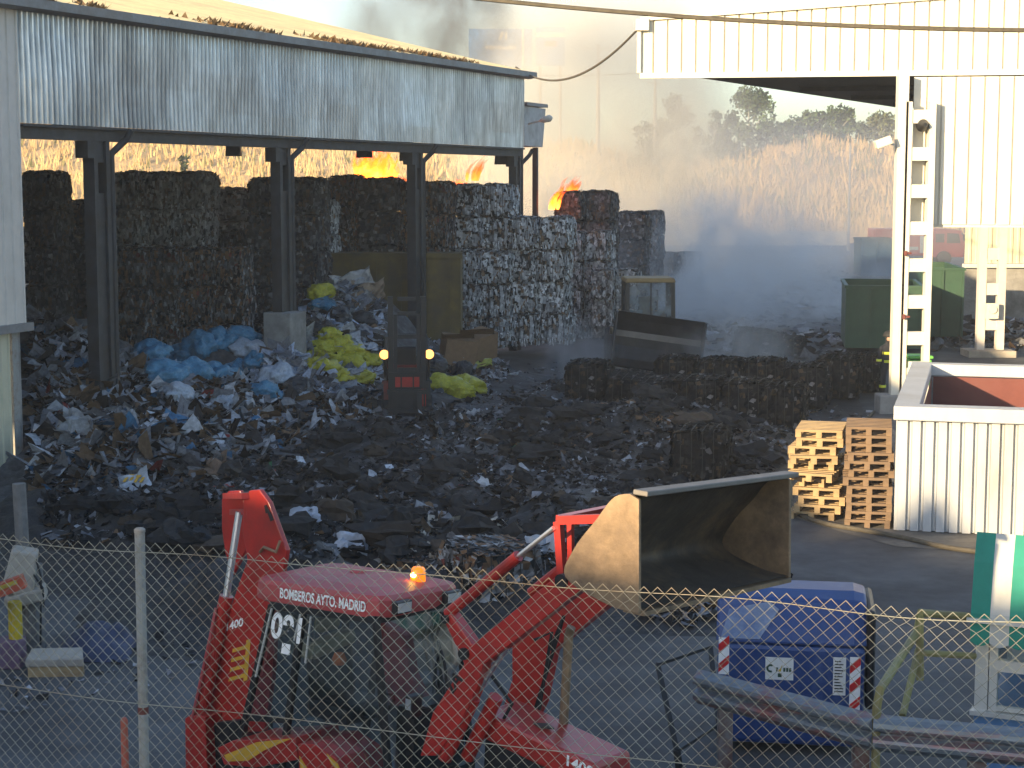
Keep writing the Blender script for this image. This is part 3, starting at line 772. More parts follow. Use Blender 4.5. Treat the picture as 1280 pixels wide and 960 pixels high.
# sodden charred clumps on the mounds
m = MB(); rr = random.Random(77)
poly = [(60, 640), (300, 575), (470, 520), (720, 475), (1000, 520), (960, 585), (860, 640), (700, 700), (480, 700), (260, 690)]
k = 0
while k < 560:
    x, y = rr.uniform(60, 1000), rr.uniform(475, 700)
    if not inpoly(x, y, poly): continue
    p = surf(x, y, H_burn)
    if mnoise.noise(Vector((p.x * .4, p.y * .4, 40))) < rr.uniform(-.3, .25): continue
    k += 1
    r_ = .06 + .24 * rr.random() ** 2.6; sd = rr.uniform(0, 99); o_ = len(m.v); nu, nv_ = 9, 6
    g = rr.uniform(.6, 1.5); m.col = (.028 * g, .026 * g, .025 * g) if rr.random() < .92 else (.06 * g, .045 * g, .033 * g)
    sx_, sy_ = rr.uniform(.8, 1.8), rr.uniform(.7, 1.3)
    for j in range(nv_ + 1):
        ph = PI * j / nv_
        for i in range(nu):
            th_ = 2 * PI * i / nu; d = Vector((math.sin(ph) * math.cos(th_), math.sin(ph) * math.sin(th_), math.cos(ph)))
            q = 1 + .8 * mnoise.noise(d * 1.4 + Vector((sd, 0, 0))) + .35 * mnoise.noise(d * 4 + Vector((0, sd, 0)))
            m.v.append(p + Vector((d.x * sx_, d.y * sy_, d.z * .7)) * r_ * q + Vector((0, 0, r_ * .2)))
    for j in range(nv_):
        for i in range(nu): m.face([o_ + j * nu + i, o_ + j * nu + (i + 1) % nu, o_ + (j + 1) * nu + (i + 1) % nu, o_ + (j + 1) * nu + i])
stuff(m.build("burnt_clumps", M_bale), "sodden black clumps of burnt paper lying over the mounds", "burnt debris")
# big sheets and cardboard you can point at
def sheet(px, py, sz, col, label, seed, name="paper_sheet", cat="paper sheet", tilt=.35, asp=.7, hf=H, text=False):
    rr = random.Random(seed); p = surf(px, py, hf); m = MB(); n = 8; sz *= .8
    nrm = Vector((rr.uniform(-.3, .3), -tilt, 1)).normalized(); u = Vector((math.cos(rr.uniform(-.6, .6)), math.sin(rr.uniform(-.6, .6)), 0)); u = (u - nrm * u.dot(nrm)).normalized(); v = nrm.cross(u)
    for j in range(n + 1):
        for i in range(n + 1):
            a, b = i / n - .5, j / n - .5
            e_ = 1 + .35 * mnoise.noise(Vector((a * 2.2, b * 2.2, seed + 9)))
            m.v.append(u * a * sz * e_ + v * b * sz * asp * e_ + nrm * (.34 * sz * mnoise.noise(Vector((a * 2.6, b * 2.6, seed))) + .12 * sz * mnoise.noise(Vector((a * 7, b * 7, seed)))))
    for j in range(n):
        for i in range(n):
            k = j * (n + 1) + i; m.face([k, k + 1, k + n + 2, k + n + 1])
    o = m.build(name, mat("sheet_paper", col, .8, var=.2, scale=5, dirt=tuple(q * .5 for q in col), dscale=3), None, p + Vector((0, 0, .10 + .1 * sz * tilt)))
    tag(o, label, cat)
    md = o.modifiers.new("thick", 'SOLIDIFY'); md.thickness = .012
    return o
s0 = sheet(168, 612, .68, (.50, .54, .60), "white printed sheet of card lying on the dark ground near the left wall", 1, tilt=.75)
m = MB()
for k in range(4): m.box((-.16 + .10 * k, .05 - .02 * k, .035), (.05, .14, .012), Euler((.55, 0, -.3)).to_matrix())
m.box((-.02, .16, .08), (.24, .05, .012), Euler((.55, 0, -.3)).to_matrix()); m.build("printing", M_letty, s0)
sheet(606, 612, .40, (.55, .57, .60), "small bright white scrap alone on the dark mounds in mid yard", 2)
sheet(676, 534, .50, (.45, .46, .48), "pale scrap lying on the wet ground left of the charred bales", 3, tilt=.1)
sheet(590, 520, .36, (.45, .46, .48), "pale scrap lying just right of the forklift", 4)
sheet(382, 655, .55, (.42, .46, .55), "bluish white torn sheet behind the digger boom", 5, tilt=.7)
sheet(440, 690, .6, (.45, .48, .55), "bluish white crumpled sheet right behind the red cab roof", 6, tilt=.8)
sheet(678, 690, .55, (.45, .46, .50), "white torn sheet behind the digger loader arm", 7, tilt=.9)
sheet(355, 500, .9, (.40, .46, .60), "large bluish sheet at the front of the white paper heap", 8, hf=H_heap, tilt=.6)
sheet(95, 540, 1.0, (.33, .34, .36), "large grey sheet leaning on the left heap", 9, hf=H_heap, tilt=.8)
sheet(125, 470, 1.0, (.36, .35, .38), "tall pale card standing up in the left heap", 10, hf=H_heap, tilt=1.2, asp=1.1)
sheet(440, 358, 1.5, (.48, .47, .46), "big pale board on top of the white paper heap", 11, hf=H_heap, tilt=1.0, asp=.5)
sheet(460, 372, 1.2, (.30, .22, .15), "brown card leaning on top of the white paper heap", 12, hf=H_heap, tilt=1.1, asp=.8, name="cardboard_sheet", cat="cardboard")
sheet(260, 590, 1.0, (.22, .14, .09), "brown card sheet lying on the ground left of the dark mound", 13, name="cardboard_sheet", cat="cardboard", tilt=.2)
sheet(598, 462, 1.0, (.42, .44, .10), "flat yellow green plastic sheet in front of the cardboard boxes", 14, name="plastic_sheet", cat="plastic sheet", tilt=.6, asp=.4)
for i, (px, py, sz) in enumerate(((573, 440, .95), (597, 436, 1.0))):
    p = surf(px, py + 12, H_heap); m = MB(); m.box((0, 0, sz * .38), (sz, sz * .7, sz * .8), Euler((.25, .1 - .3 * i, .3 + .5 * i)).to_matrix())
    m.quad((-sz / 2, -.35 * sz, sz * .75), (sz / 2, -.35 * sz, sz * .75), (sz / 2, -.7 * sz, sz * .95), (-sz / 2, -.7 * sz, sz * .9))
    o = m.build("cardboard_box", mat("cardboard", (.24, .15, .085), .85, var=.15), None, p)
    tag(o, ["brown cardboard box tipped over beside the yellow bags, left of its twin", "brown cardboard box with its side towards the white bales"][i], "cardboard box", "cardboard boxes at the foot of the bales")

# ---- filled plastic bags
def bag_mesh(name, seed, ma):
    bm = bmesh.new(); bmesh.ops.create_icosphere(bm, subdivisions=4, radius=1)
    for v in bm.verts:
        n = mnoise.noise(v.co * 1.5 + Vector((seed, 0, 0))) * .42 - abs(mnoise.noise(v.co * 2.6 + Vector((0, seed, 0)))) * .34 - abs(mnoise.noise(v.co * 6 + Vector((0, 0, seed)))) * .16 + .12
        v.co *= 1 + n; v.co.z *= .62
        if v.co.x > .75: v.co.y *= .55; v.co.z *= .7
    me = bpy.data.meshes.new(name); bm.to_mesh(me); bm.free(); me.materials.append(ma)
    me.polygons.foreach_set("use_smooth", [True] * len(me.polygons))
    return me
def bag_mat(n, c, d): return mat(n, c, .34, var=.3, scale=6, bump=.8, dirt=d, dscale=3.2, dlo=.5, dhi=.75)
BM = {'yellow': bag_mat("yellow_bag", (.50, .46, .035), (.28, .27, .05)), 'blue': bag_mat("blue_bag", (.055, .20, .33), (.16, .32, .45)), 'black': bag_mat("black_bag", (.03, .032, .036), (.06, .06, .07)), 'white': bag_mat("white_bag", (.40, .45, .52), (.25, .28, .33))}
BMESH = {c: [bag_mesh(c + "_bag", i * 3.7 + len(c), BM[c]) for i in range(3)] for c in BM}
BAGS = {
 'yellow': [(318, 360, .55, "yellow bag on the upper left, behind the second shed column"), (308, 374, .5, "yellow bag just below the top one left of the second shed column"), (402, 364, .5, "yellow bag high on the heap right of the second shed column"),
            (405, 432, .45, "yellow bag half way down the heap, upper left of the yellow pile"), (428, 428, .5, "yellow bag at the top of the yellow pile left of the forklift"), (418, 448, .5, "yellow bag in the middle of the yellow pile left of the forklift"),
            (440, 452, .5, "yellow bag right of the middle of the yellow pile"), (398, 455, .45, "yellow bag at the left foot of the yellow pile"), (452, 472, .5, "yellow bag at the right foot of the yellow pile"),
            (462, 448, .4, "yellow bag nearest the left headlamp of the forklift"), (556, 480, .62, "yellow bag close beside the forklift on its right"), (588, 482, .62, "yellow bag lying on its side at the right end of the heap"), (425, 470, .45, "yellow bag low in the heap left of the forklift"), (412, 418, .45, "topmost yellow bag of the pile left of the forklift"), (440, 438, .5, "yellow bag in the upper right of the yellow pile"), (410, 462, .5, "yellow bag in the lower middle of the yellow pile"), (396, 440, .45, "yellow bag at the left edge of the yellow pile beside the plinth"), (572, 488, .5, "yellow bag wedged between the two bags right of the forklift")],
 'blue': [(205, 470, .7, "blue bag at the left end of the row of blue bags"), (228, 446, .6, "light blue bag second from the left in the upper row"), (250, 432, .65, "large light blue bag in the middle of the upper row"),
          (276, 426, .6, "blue bag right of the large light blue one"), (300, 418, .55, "blue bag at the top right beside the white paper"), (240, 466, .6, "blue bag in the lower row above the brown card"),
          (268, 474, .6, "blue bag in the middle of the lower row"), (322, 452, .55, "blue bag half buried in the white paper"), (298, 460, .5, "blue bag between the lower row and the white paper"), (186, 444, .6, "dark blue bag beside the first shed column"),
          (90, 390, .8, "dark blue bag in the shade behind the left heap"), (405, 378, .45, "blue bag below the high yellow bag"), (330, 490, .5, "blue bag at the foot of the white paper")],
 'black': [(400, 410, .5, "black bag half way up the white paper heap"), (450, 400, .55, "black bag on the heap just left of the forklift mast"), (425, 395, .5, "black bag high on the white paper heap"), (445, 490, .45, "black bag at the foot of the heap left of the forklift"),
           (370, 485, .5, "black bag at the foot of the plinth"), (545, 455, .5, "black bag beside the forklift on its right"), (578, 462, .5, "black bag between the cardboard and the yellow bags"), (340, 365, .5, "black bag beside the second shed column")],
 'white': [(345, 470, .6, "white bag in front of the plinth"), (225, 490, .5, "pale bag below the blue bags"), (375, 500, .5, "white bag at the front of the white paper"), (312, 436, .5, "pale bag above the half buried blue bag"), (280, 505, .5, "pale bag at the front edge of the left heap")]}
rr = random.Random(9)
for c, lst in BAGS.items():
    for i, (px, py, r, lab) in enumerate(lst):
        p = surf(px, py + 6, H_heap, 30)
        o = bpy.data.objects.new(c + "_bag", BMESH[c][i % 3]); COL.objects.link(o)
        r *= .82; o.location = p + Vector((0, 0, r * .22)); o.scale = (r * rr.uniform(.85, 1.25), r * rr.uniform(.75, 1.05), r * rr.uniform(.8, 1.15)); o.rotation_euler = (rr.uniform(-.25, .25), rr.uniform(-.25, .25), rr.uniform(0, 6.28))
        tag(o, lab, "rubbish bag", c + " bags on the paper heap")

# ================================================================== BALES
def bale_mesh(name, seed, pal, w_=1.1, d_=1.15, h_=1.08, flakes=620, sag=.06):
    rr = random.Random(seed); m = MB(); N = 9
    S = Vector((w_ / 2, d_ / 2, h_ / 2))
    def disp(p):
        q = Vector((p.x / S.x, p.y / S.y, p.z / S.z)); k = (abs(q.x) ** 5.5 + abs(q.y) ** 5.5 + abs(q.z) ** 5.5) ** (1 / 5.5); p = p / max(k, .5)
        n = mnoise.noise(p * 1.7 + Vector((seed, 0, 0))) * .07 + mnoise.noise(p * 4 + Vector((0, seed, 0))) * .045
        return p * (1 + n) + Vector((mnoise.noise(Vector((p.z * 2, seed, 0))) * sag, 0, 0))
    tot = sum(q for _, q in pal)
    def pick():
        g = rr.random() * tot
        for c, q in pal:
            g -= q
            if g <= 0: break
        f = rr.uniform(.55, 1.25); return tuple(x * f for x in c)
    faces = [((0, 0, -1), (1, 0, 0), (0, -1, 0)), ((0, -1, 0), (1, 0, 0), (0, 0, 1)), ((0, 1, 0), (-1, 0, 0), (0, 0, 1)), ((-1, 0, 0), (0, -1, 0), (0, 0, 1)), ((1, 0, 0), (0, 1, 0), (0, 0, 1)), ((0, 0, 1), (1, 0, 0), (0, 1, 0))]
    for n, u, v in faces:
        n, u, v = Vector(n), Vector(u), Vector(v); o = len(m.v)
        for j in range(N + 1):
            for i in range(N + 1):
                a, b = i / N * 2 - 1, j / N * 2 - 1
                p = n + u * a + v * b
                p = Vector((p.x * S.x, p.y * S.y, p.z * S.z)); m.v.append(disp(p) + Vector((0, 0, h_ / 2)))
        for j in range(N):
            for i in range(N):
                m.col = tuple(x * .6 for x in pick()); k = o + j * (N + 1) + i; m.face([k, k + 1, k + N + 2, k + N + 1])
        cnt = int(flakes * (.3 if n.z > .5 else (.0 if n.z < -.5 else .18)))
        for k in range(cnt):
            a, b = rr.uniform(-1, 1), rr.uniform(-1, 1); p = n + u * a + v * b
            p = Vector((p.x * S.x, p.y * S.y, p.z * S.z)); p = disp(p) + n * rr.uniform(.0, .035) + Vector((0, 0, h_ / 2))
            sw, sh = rr.uniform(.02, .07), rr.uniform(.03, .115 if seed % 10 != 4 else .07); t = rr.uniform(-.5, .5)
            uu, vv = (u * math.cos(t) + v * math.sin(t)), (v * math.cos(t) - u * math.sin(t)); e = n * rr.uniform(-.01, .05)
            m.col = pick(); m.add([p - uu * sw - vv * sh, p + uu * sw - vv * sh + e, p + uu * sw + vv * sh, p - uu * sw + vv * sh + e], [(0, 1, 2, 3)])
    me_o = m.build(name, M_bale); me = me_o.data; bpy.data.objects.remove(me_o)
    return me
M_strap = mat("baling_wire", (.05, .048, .045), .6, metal=.4)
def strap_mesh(w_=1.1, d_=1.15, h_=1.08):
    m = MB()
    for q in (-.3, -.1, .1, .3):
        x = q * w_; e = .045
        m.tube([(x, -d_ / 2 - e, .02), (x + .01, -d_ / 2 - e, h_ * .5), (x, -d_ / 2 - e, h_ + .01), (x, 0, h_ + e), (x, d_ / 2 + e, h_)], .009, 4)
    o = m.build("wire", M_strap); me = o.data; bpy.data.objects.remove(o); return me
STRAP = strap_mesh()
PW = [((.74, .76, .78), 4.6), ((.38, .39, .41), 2.5), ((.26, .18, .12), 1.3), ((.04, .04, .04), 2.0)]
PM = [((.44, .44, .45), 1.6), ((.20, .19, .185), 3), ((.27, .16, .09), 2.6), ((.03, .03, .03), 2.4), ((.25, .07, .05), .12)]
PD = [((.17, .17, .175), 3), ((.07, .07, .075), 3), ((.36, .36, .37), .8), ((.18, .12, .08), 1)]
PC = [((.020, .018, .017), 5.5), ((.045, .04, .036), 2.2), ((.10, .068, .04), .8), ((.20, .19, .185), .35)]
PG = [((.68, .69, .70), 3), ((.40, .405, .41), 3), ((.08, .08, .084), 1.3), ((.26, .19, .14), .8)]
BALE = {k: [bale_mesh(n_, 10 * i + sd, pal) for i in range(3)] for k, n_, pal, sd in (('w', "white_paper_bale", PW, 1), ('m', "mixed_paper_bale", PM, 2), ('d', "dark_bale", PD, 3), ('c', "charred_bale", PC, 4), ('g', "grey_paper_bale", PG, 5))}
BNAME = dict(w="white_paper_bale", m="mixed_paper_bale", d="dark_bale", c="charred_bale", g="grey_paper_bale")
rb_ = random.Random(31)
ORD = ["top", "second", "third", "fourth", "fifth", "sixth", "seventh"]
def put_bale(k, loc, rz, label, group, wire=False, sc_=(1, 1, 1), tilt=(0, 0)):
    root = bpy.data.objects.new(BNAME[k], BALE[k][rb_.randrange(3)]); COL.objects.link(root)
    root.location = loc; root.rotation_euler = (tilt[0], tilt[1], rz); root.scale = sc_
    tag(root, label, "paper bale", group)
    if wire:
        c = bpy.data.objects.new("wire", STRAP); COL.objects.link(c); c.parent = root
    return root
def stack(k, px0, px1, pyt, Y, cols, rows, what, group, wire=False, rz=-.35, drop=0, zmin=None, hb=1.09):
    """cols x rows bales whose top edge shows at pixel row pyt; columns named from the left"""
    s = F / Y; wpx = (px1 - px0) / cols; wm = wpx / s
    ztop = zat(pyt, Y - .6)
    cn = [""] if cols == 1 else (["left", "right"] if cols == 2 else ["left", "middle", "right"] if cols == 3 else ["leftmost", "second", "third", "rightmost"])
    for i in range(cols):
        pc = px0 + wpx * (i + .5)
        for r in range(rows):
            z = ztop - (r + 1) * hb - drop * i
            if z < -.35: continue
            p = at(pc, 300, Y + i * .12)
            lab = f"{ORD[r]} {what[0]} " + (f"in {cn[i]} column " if cols > 1 else "") + what[1]
            put_bale(k, (p.x + rb_.uniform(-.07, .07), p.y + rb_.uniform(-.14, .14), max(z, 0)), rz + rb_.uniform(-.10, .10) + (PI if rb_.random() < .5 else 0), lab, group, wire, (wm / 1.12 * rb_.uniform(.94, 1.02), 1, hb / 1.08), (rb_.uniform(-.025, .025), rb_.uniform(-.03, .03)))
g_in = "paper bales stacked inside the shed"
stack('d', 38, 88, 215, 52, 1, 7, ("dark bale", "at the far left beside the cladding"), g_in)
stack('d', 88, 150, 251, 54, 1, 7, ("dark bale", "of the lower stack behind the first shed column"), g_in)
stack('g', 148, 268, 216, 54, 3, 7, ("round edged grey bale", "of the grey stack"), g_in)
stack('d', 148, 308, 290, 55.5, 4, 7, ("shaded dark bale", "under the grey stack"), g_in)
stack('m', 152, 312, 312, 51, 4, 7, ("brownish bale", "of the low stack behind the blue bags"), g_in, rz=-.2)
stack('g', 262, 316, 236, 60, 1, 7, ("torn pale bale", "in the gap left of the dark stack"), g_in, rz=.3)
stack('d', 314, 406, 223, 54, 2, 7, ("dark bale", "of the stack behind the second shed column"), g_in)
stack('w', 380, 418, 250, 56, 1, 7, ("whitish bale", "half hidden right of the second column"), g_in)
stack('m', 412, 452, 220, 60, 1, 7, ("brown flecked bale", "below the tallest flames"), g_in)
stack('d', 450, 506, 224, 60, 1, 7, ("sooty bale", "left of the third shed column"), g_in)
stack('m', 505, 566, 228, 60, 2, 7, ("brown bale", "of the stack right of the third column"), g_in)
g_y = "paper bales in the tall stack at the shed end"
stack('w', 566, 646, 231, 61.2, 2, 7, ("white flecked bale", "of the tall stack under the last lamp"), g_y, True)
stack('w', 640, 714, 272, 60.6, 2, 7, ("white flecked bale", "of the right hand stack at the shed end"), g_y, True)
stack('w', 568, 644, 316, 60.2, 2, 7, ("pale shredded bale", "of the low stack beside the yellow skip"), g_y, True)
g_s = "smoky bales behind the wheel loader"
stack('d', 694, 772, 240, 68, 2, 7, ("sooty grey bale", "of the smoking stack right of the small flame"), g_s)
stack('g', 700, 766, 290, 67, 2, 7, ("grey bale", "of the lower stack under the smoking one"), g_s)
stack('d', 768, 812, 266, 74, 1, 7, ("dark hazy bale", "behind the loader cab"), g_s)
stack('d', 806, 828, 264, 80, 1, 7, ("farthest hazy bale", "at the end of the dark stack"), g_s)
stack('g', 742, 802, 338, 66, 2, 7, ("pale bale", "of the low pile left of the loader cab"), g_s)
stack('d', 815, 880, 316, 92, 2, 7, ("dark bale", "of the hazy stack right of the loader"), g_s)
# charred bales lying in the yard
g_c = "charred bales in the yard"
def yb(px, pyb, lab, k='c', sx=1.1, sy=1.1, sz=1.0, rz=-.3, tilt=(0, 0), z=0.0, wire=True):
    p = gnd(px, pyb); put_bale(k, (p.x, p.y + .55, z), rz, lab, g_c, wire, (sx, sy, sz), tilt)
yb(738, 500, "blackened bale at the left end of the charred row, smoke rising beside it", sx=1.05, sz=.95)
yb(790, 508, "low collapsed charred bale right of the leftmost one", sx=1.1, sz=.75, tilt=(.1, .08))
yb(836, 520, "charred bale with white scraps under the loader blade", sx=1.1, sz=.85, tilt=(.06, -.1))
yb(885, 528, "charred bale in the middle of the row right of the loader blade", sx=1.1, sz=1.0)
yb(938, 534, "broad charred bale with brown scraps, second from the right in the front row", sx=1.1, sz=1.02)
yb(984, 538, "charred bale at the corner of the front row by the pallets", sx=.95, sz=1.0, k='c')
yb(1012, 512, "blackened bale just behind the corner bale", sx=1.05, sz=1.05)
yb(1052, 500, "blackened bale in the back row left of the firefighter", sx=1.1, sz=1.05)
yb(1084, 492, "blackened bale farthest right beside the firefighter", sx=.9, sz=1.0)
yb(905, 500, "charred bale of the back row behind the middle one", sx=1.1, sz=1.0)
yb(960, 500, "charred bale of the back row with a pale torn top", sx=1.1, sz=1.0)
yb(850, 490, "charred bale of the back row below the loader wheel", sx=1.1, sz=.9)
yb(880, 604, "single brown charred bale standing alone behind the bucket", sx=1.0, sz=.98, rz=-.25, k='c')
yb(950, 448, "dark slumped bale behind the row, right of the loader", sx=1.5, sz=.85, tilt=(0, .12))
yb(985, 446, "low dark bale beside the slumped one", sx=1.1, sz=.6)
yb(770, 545, "flattened bale with white paper on top in the middle of the yard", k='m', sx=1.1, sz=.55, tilt=(.1, .05))
yb(830, 552, "flattened brown bale in front of the charred row", k='m', sx=1.1, sz=.55, tilt=(-.06, .1))
yb(612, 765, "straw coloured torn bale behind the red loader arm", k='m', sx=1.05, sz=.8, rz=.5)
yb(545, 745, "flattened pale bale behind the red cab roof", k='m', sx=1.3, sz=.5, tilt=(.05, .05))

# ================================================================== SKIPS AND CONTAINERS
p = at(395, 390, 54.5); x1 = at(576, 390, 54.5).x; zt = zat(318, 54.5)
root = empty("skip_container", (p.x, 54.5, 0), "ochre yellow skip container standing in the shed behind the white paper", "skip")
L = x1 - p.x
m = MB(); m.prism([(0, 0, .2), (0, 0, zt), (0, 2.2, zt), (0, 2.2, .2)], (L, 0, 0)); m.build("body", M_skipy, root)
m = MB(); m.bbox((-.05, -.08, zt - .12), (L + .05, .02, zt + .04)); m.bbox((-.05, -.05, .2), (L + .05, .02, .4)); m.build("rim", M_skipy, root)
m = MB()
for i in range(6): m.bbox((.3 + i * (L - .7) / 5, -.07, .41), (.38 + i * (L - .7) / 5, -.003, zt - .125))
m.build("ribs", M_skipy, root)
def skip(px0, px1, pyt, pyb, Y, dp, label, ma, rz=0.0, sl=.0):
    p = at(px0, pyb, Y); L = at(px1, pyb, Y).x - p.x; zt = zat(pyt, Y)
    root = empty("skip_container", (p.x, Y, 0), label, "skip", "green skips beyond the white column", rz=rz)
    t = .06
    m = MB(); m.bbox((0, 0, .15), (L, t, zt)); m.bbox((0, dp - t, .15), (L, dp, zt)); m.bbox((0, t, .15), (t, dp - t, zt)); m.bbox((L - t, t, .15), (L, dp - t, zt)); m.bbox((t, t, .15), (L - t, dp - t, .22))
    m.build("body", ma, root)
    m = MB(); m.bbox((-.05, -.05, zt), (L + .05, .08, zt + .1)); m.bbox((-.05, dp - .08, zt), (L + .05, dp + .05, zt + .1)); m.bbox((-.05, .081, zt), (.08, dp - .081, zt + .1)); m.bbox((L - .08, .081, zt), (L + .05, dp - .081, zt + .1)); m.build("rim", ma, root)
    m = MB()
    n = max(2, int(L / .8))
    for i in range(n + 1): m.bbox((i * (L - .08) / n, -.06, .15), (i * (L - .08) / n + .08, -.002, zt - .004))
    m.bbox((0, -.05, zt * .5), (L, -.003, zt * .5 + .06)) if False else None
    m.build("ribs", ma, root)
    return root
skip(1056, 1150, 360, 434, 61.5, 4.2, "green skip left of and behind the white lattice column", M_green, -.15)
skip(1150, 1202, 338, 425, 66, 5.0, "taller green skip seen through and right of the white lattice column", M_green, -.1)
skip(1076, 1116, 300, 345, 108, 2.4, "pale blue grey container in front of the red fire engine", M_teal)
# bright green bin by the column
p = gnd(1150, 500)
root = empty("wheeled_bin", (xat(1147, 50), 50, 0), "bright green plastic bin at the foot of the white lattice column", "bin")
m = MB(); m.box((0, 0, .5), (.55, .55, .85), taper=1.15); m.build("body", M_lgreen, root, bevel=.03)
m = MB(); m.box((0, 0, 1.0), (.70, .72, .09)); m.build("lid", M_lgreen, root, bevel=.03)
m = MB()
for q in (-.25, .25): m.lathe([(.1, -.03), (.1, .03)], (q, .3, .1), 12, axis='x')
m.build("wheel", M_black, root)

# ---- white ribbed hopper at the right
hx = gnd(1121, 664)
hop = empty("ribbed_hopper", (hx.x, hx.y, 0), "open white ribbed steel hopper with red inside at the right edge, beside the pallets", "hopper", rz=-math.radians(15))
HL, HW, HT = 7.4, 5.0, 1.94
m = MB(); m.corr((0, 0, 0), (HW, 0, 0), .02, HT, .215, -.075, (0, -1, 0), flat=.62, dent=.035, seed=8); m.corr((0, HL, 0), (0, 0, 0), .02, HT, .27, .055, (-1, 0, 0), flat=.55)
m.corr((HW, 0, 0), (HW, HL, 0), .02, HT, .27, .055, (1, 0, 0), flat=.55); m.build("ribbed_wall", M_skipwall, hop)
m = MB(); tz = HT + .24
m.bbox((-.10, -.12, HT), (HW + .1, .30, tz)); m.bbox((-.1, .301, HT), (.32, HL - .3, tz)); m.bbox((HW - .3, .301, HT), (HW + .1, HL - .3, tz)); m.bbox((-.1, HL - .299, HT), (HW + .1, HL + .1, tz))
m.build("rim", M_skipwall, hop, bevel=.015)
m = MB(); a = .36
m.quad((a, .32, HT - .01), (HW - a, .32, HT - .01), (HW - a, .32, .1), (a, .32, .1)); m.quad((a, HL - a, .1), (HW - a, HL - a, .1), (HW - a, HL - a, HT - .01), (a, HL - a, HT - .01))
m.quad((.33, .32, HT - .01), (.33, HL - .33, HT - .01), (.33, HL - .33, .1), (.33, .32, .1)); m.quad((HW - a, .32, .1), (HW - a, HL - a, .1), (HW - a, HL - a, HT - .01), (HW - a, .32, HT - .01)); m.quad((.33, .32, .1), (HW - a, .32, .1), (HW - a, HL - a, .1), (.33, HL - a, .1))
m.build("lining", M_rust, hop)

# ---- pallets
def pallet_mesh():
    m = MB(); W_, D_, Hh = .82, 1.2, .146
    for i in range(7): m.bbox((-W_ / 2, -D_ / 2 + i * (D_ - .1) / 6, Hh - .022), (W_ / 2, -D_ / 2 + .10 + i * (D_ - .1) / 6, Hh))
    for y in (-D_ / 2 + .001, -.07, D_ / 2 - .141): 
        m.bbox((-W_ / 2 + .001, y, Hh - .044), (W_ / 2 - .001, y + .14, Hh - .0225))
        for x in (-W_ / 2 + .001, -.05, W_ / 2 - .101): m.bbox((x, y + .002, .0225), (x + .10, y + .138, Hh - .0445))
    for x in (-W_ / 2, -.05, W_ / 2 - .1): m.bbox((x, -D_ / 2, 0), (x + .10, D_ / 2, .022))
    o = m.build("pallet", M_wood); me = o.data; bpy.data.objects.remove(o); return me
PAL = pallet_mesh()
PALDARK = PAL.copy(); PALDARK.materials[0] = M_wooddark  # same pallet in a darker wood tone, for the right-hand stack
rp = random.Random(8)
NTH = ["topmost", "second", "third", "fourth", "fifth", "sixth", "seventh", "eighth", "ninth", "tenth", "eleventh", "twelfth"]
def pstack(px, pyb, n, what, rz, jit, dy=.5, sx=1.0, pm=None):
    p = gnd(px, pyb)
    for i in range(n):
        o = bpy.data.objects.new("pallet", pm or PAL); COL.objects.link(o)
        k = n - 1 - i; jj = jit * (1.8 if 2 < k < 7 else .6)
        o.location = (p.x + rp.uniform(-jj, jj), p.y + dy + rp.uniform(-jj, jj), i * .148); o.rotation_euler = (0, 0, rz + rp.uniform(-jj, jj) * .8); o.scale = (sx, 1, 1)
        tag(o, f"{NTH[k]} wooden pallet from the top of {what}", "pallet", "wooden pallets stacked beside the hopper")
pstack(1031, 650, 11, "the untidy left stack", -.30, .13)
pstack(1092, 660, 12, "the neat stack beside the hopper", -.20, .035, dy=.55, sx=.95, pm=PALDARK)
# fire hose on the ground
m = MB(); hp = [(1015, 560), (990, 585), (987, 620), (994, 642), (1030, 655), (1075, 662), (1130, 672), (1180, 684), (1240, 692)]
P0 = gnd(1030, 655); pts = []
for i in range(len(hp) - 1):
    for k in range(4):
        t = k / 4; a, b = hp[i], hp[i + 1]; q = gnd(a[0] + (b[0] - a[0]) * t, a[1] + (b[1] - a[1]) * t, .045); pts.append(q - P0)
for _ in range(2): pts = [pts[0]] + [(pts[i - 1] + pts[i] * 2 + pts[i + 1]) / 4 for i in range(1, len(pts) - 1)] + [pts[-1]]
m.tube(pts, .042, 8); o = m.build("fire_hose", mat("hose_canvas", (.10, .085, .06), .8, var=.3), None, P0); tag(o, "dark fire hose curving over the ground round the pallet stacks", "hose")
m = MB(); P0 = gnd(1060, 545); pts = [gnd(1005, 572, .04) - P0, gnd(1040, 552, .04) - P0, gnd(1075, 532, .04) - P0, gnd(1092, 515, .04) - P0]
m.tube(pts, .035, 8); o = m.build("fire_hose", MATS["hose_canvas"], None, P0); tag(o, "short straight fire hose running to the foot of the white pillar", "hose")

# ---- firefighter, half hidden by the pillar
FFp = Vector((xat(1109, 48.5), 48.5, 0))
me = bpy.data.meshes.new("person")
J = [(0, 0, .95), (0, 0, 1.15), (0, .02, 1.38), (0, .01, 1.5), (0, -.02, 1.62), (0, -.02, 1.74), (-.19, 0, 1.38), (-.25, -.02, 1.12), (-.27, -.14, .9), (.19, 0, 1.38), (.26, -.02, 1.12), (.24, -.16, .92), (-.11, 0, .88), (-.13, -.03, .5), (-.14, .02, .1), (-.15, -.12, .05), (.11, 0, .88), (.14, .04, .5), (.16, .08, .1), (.17, -.06, .05)]
E = [(0, 1), (1, 2), (2, 3), (3, 4), (4, 5), (2, 6), (6, 7), (7, 8), (2, 9), (9, 10), (10, 11), (0, 12), (12, 13), (13, 14), (14, 15), (0, 16), (16, 17), (17, 18), (18, 19)]
RD_ = [.17, .18, .19, .075, .10, .10, .09, .07, .05, .09, .07, .05, .12, .09, .08, .06, .12, .09, .08, .06]
me.from_pydata(J, E, []); me.materials.append(M_cloth)
per = bpy.data.objects.new("person", me); COL.objects.link(per); per.location = FFp
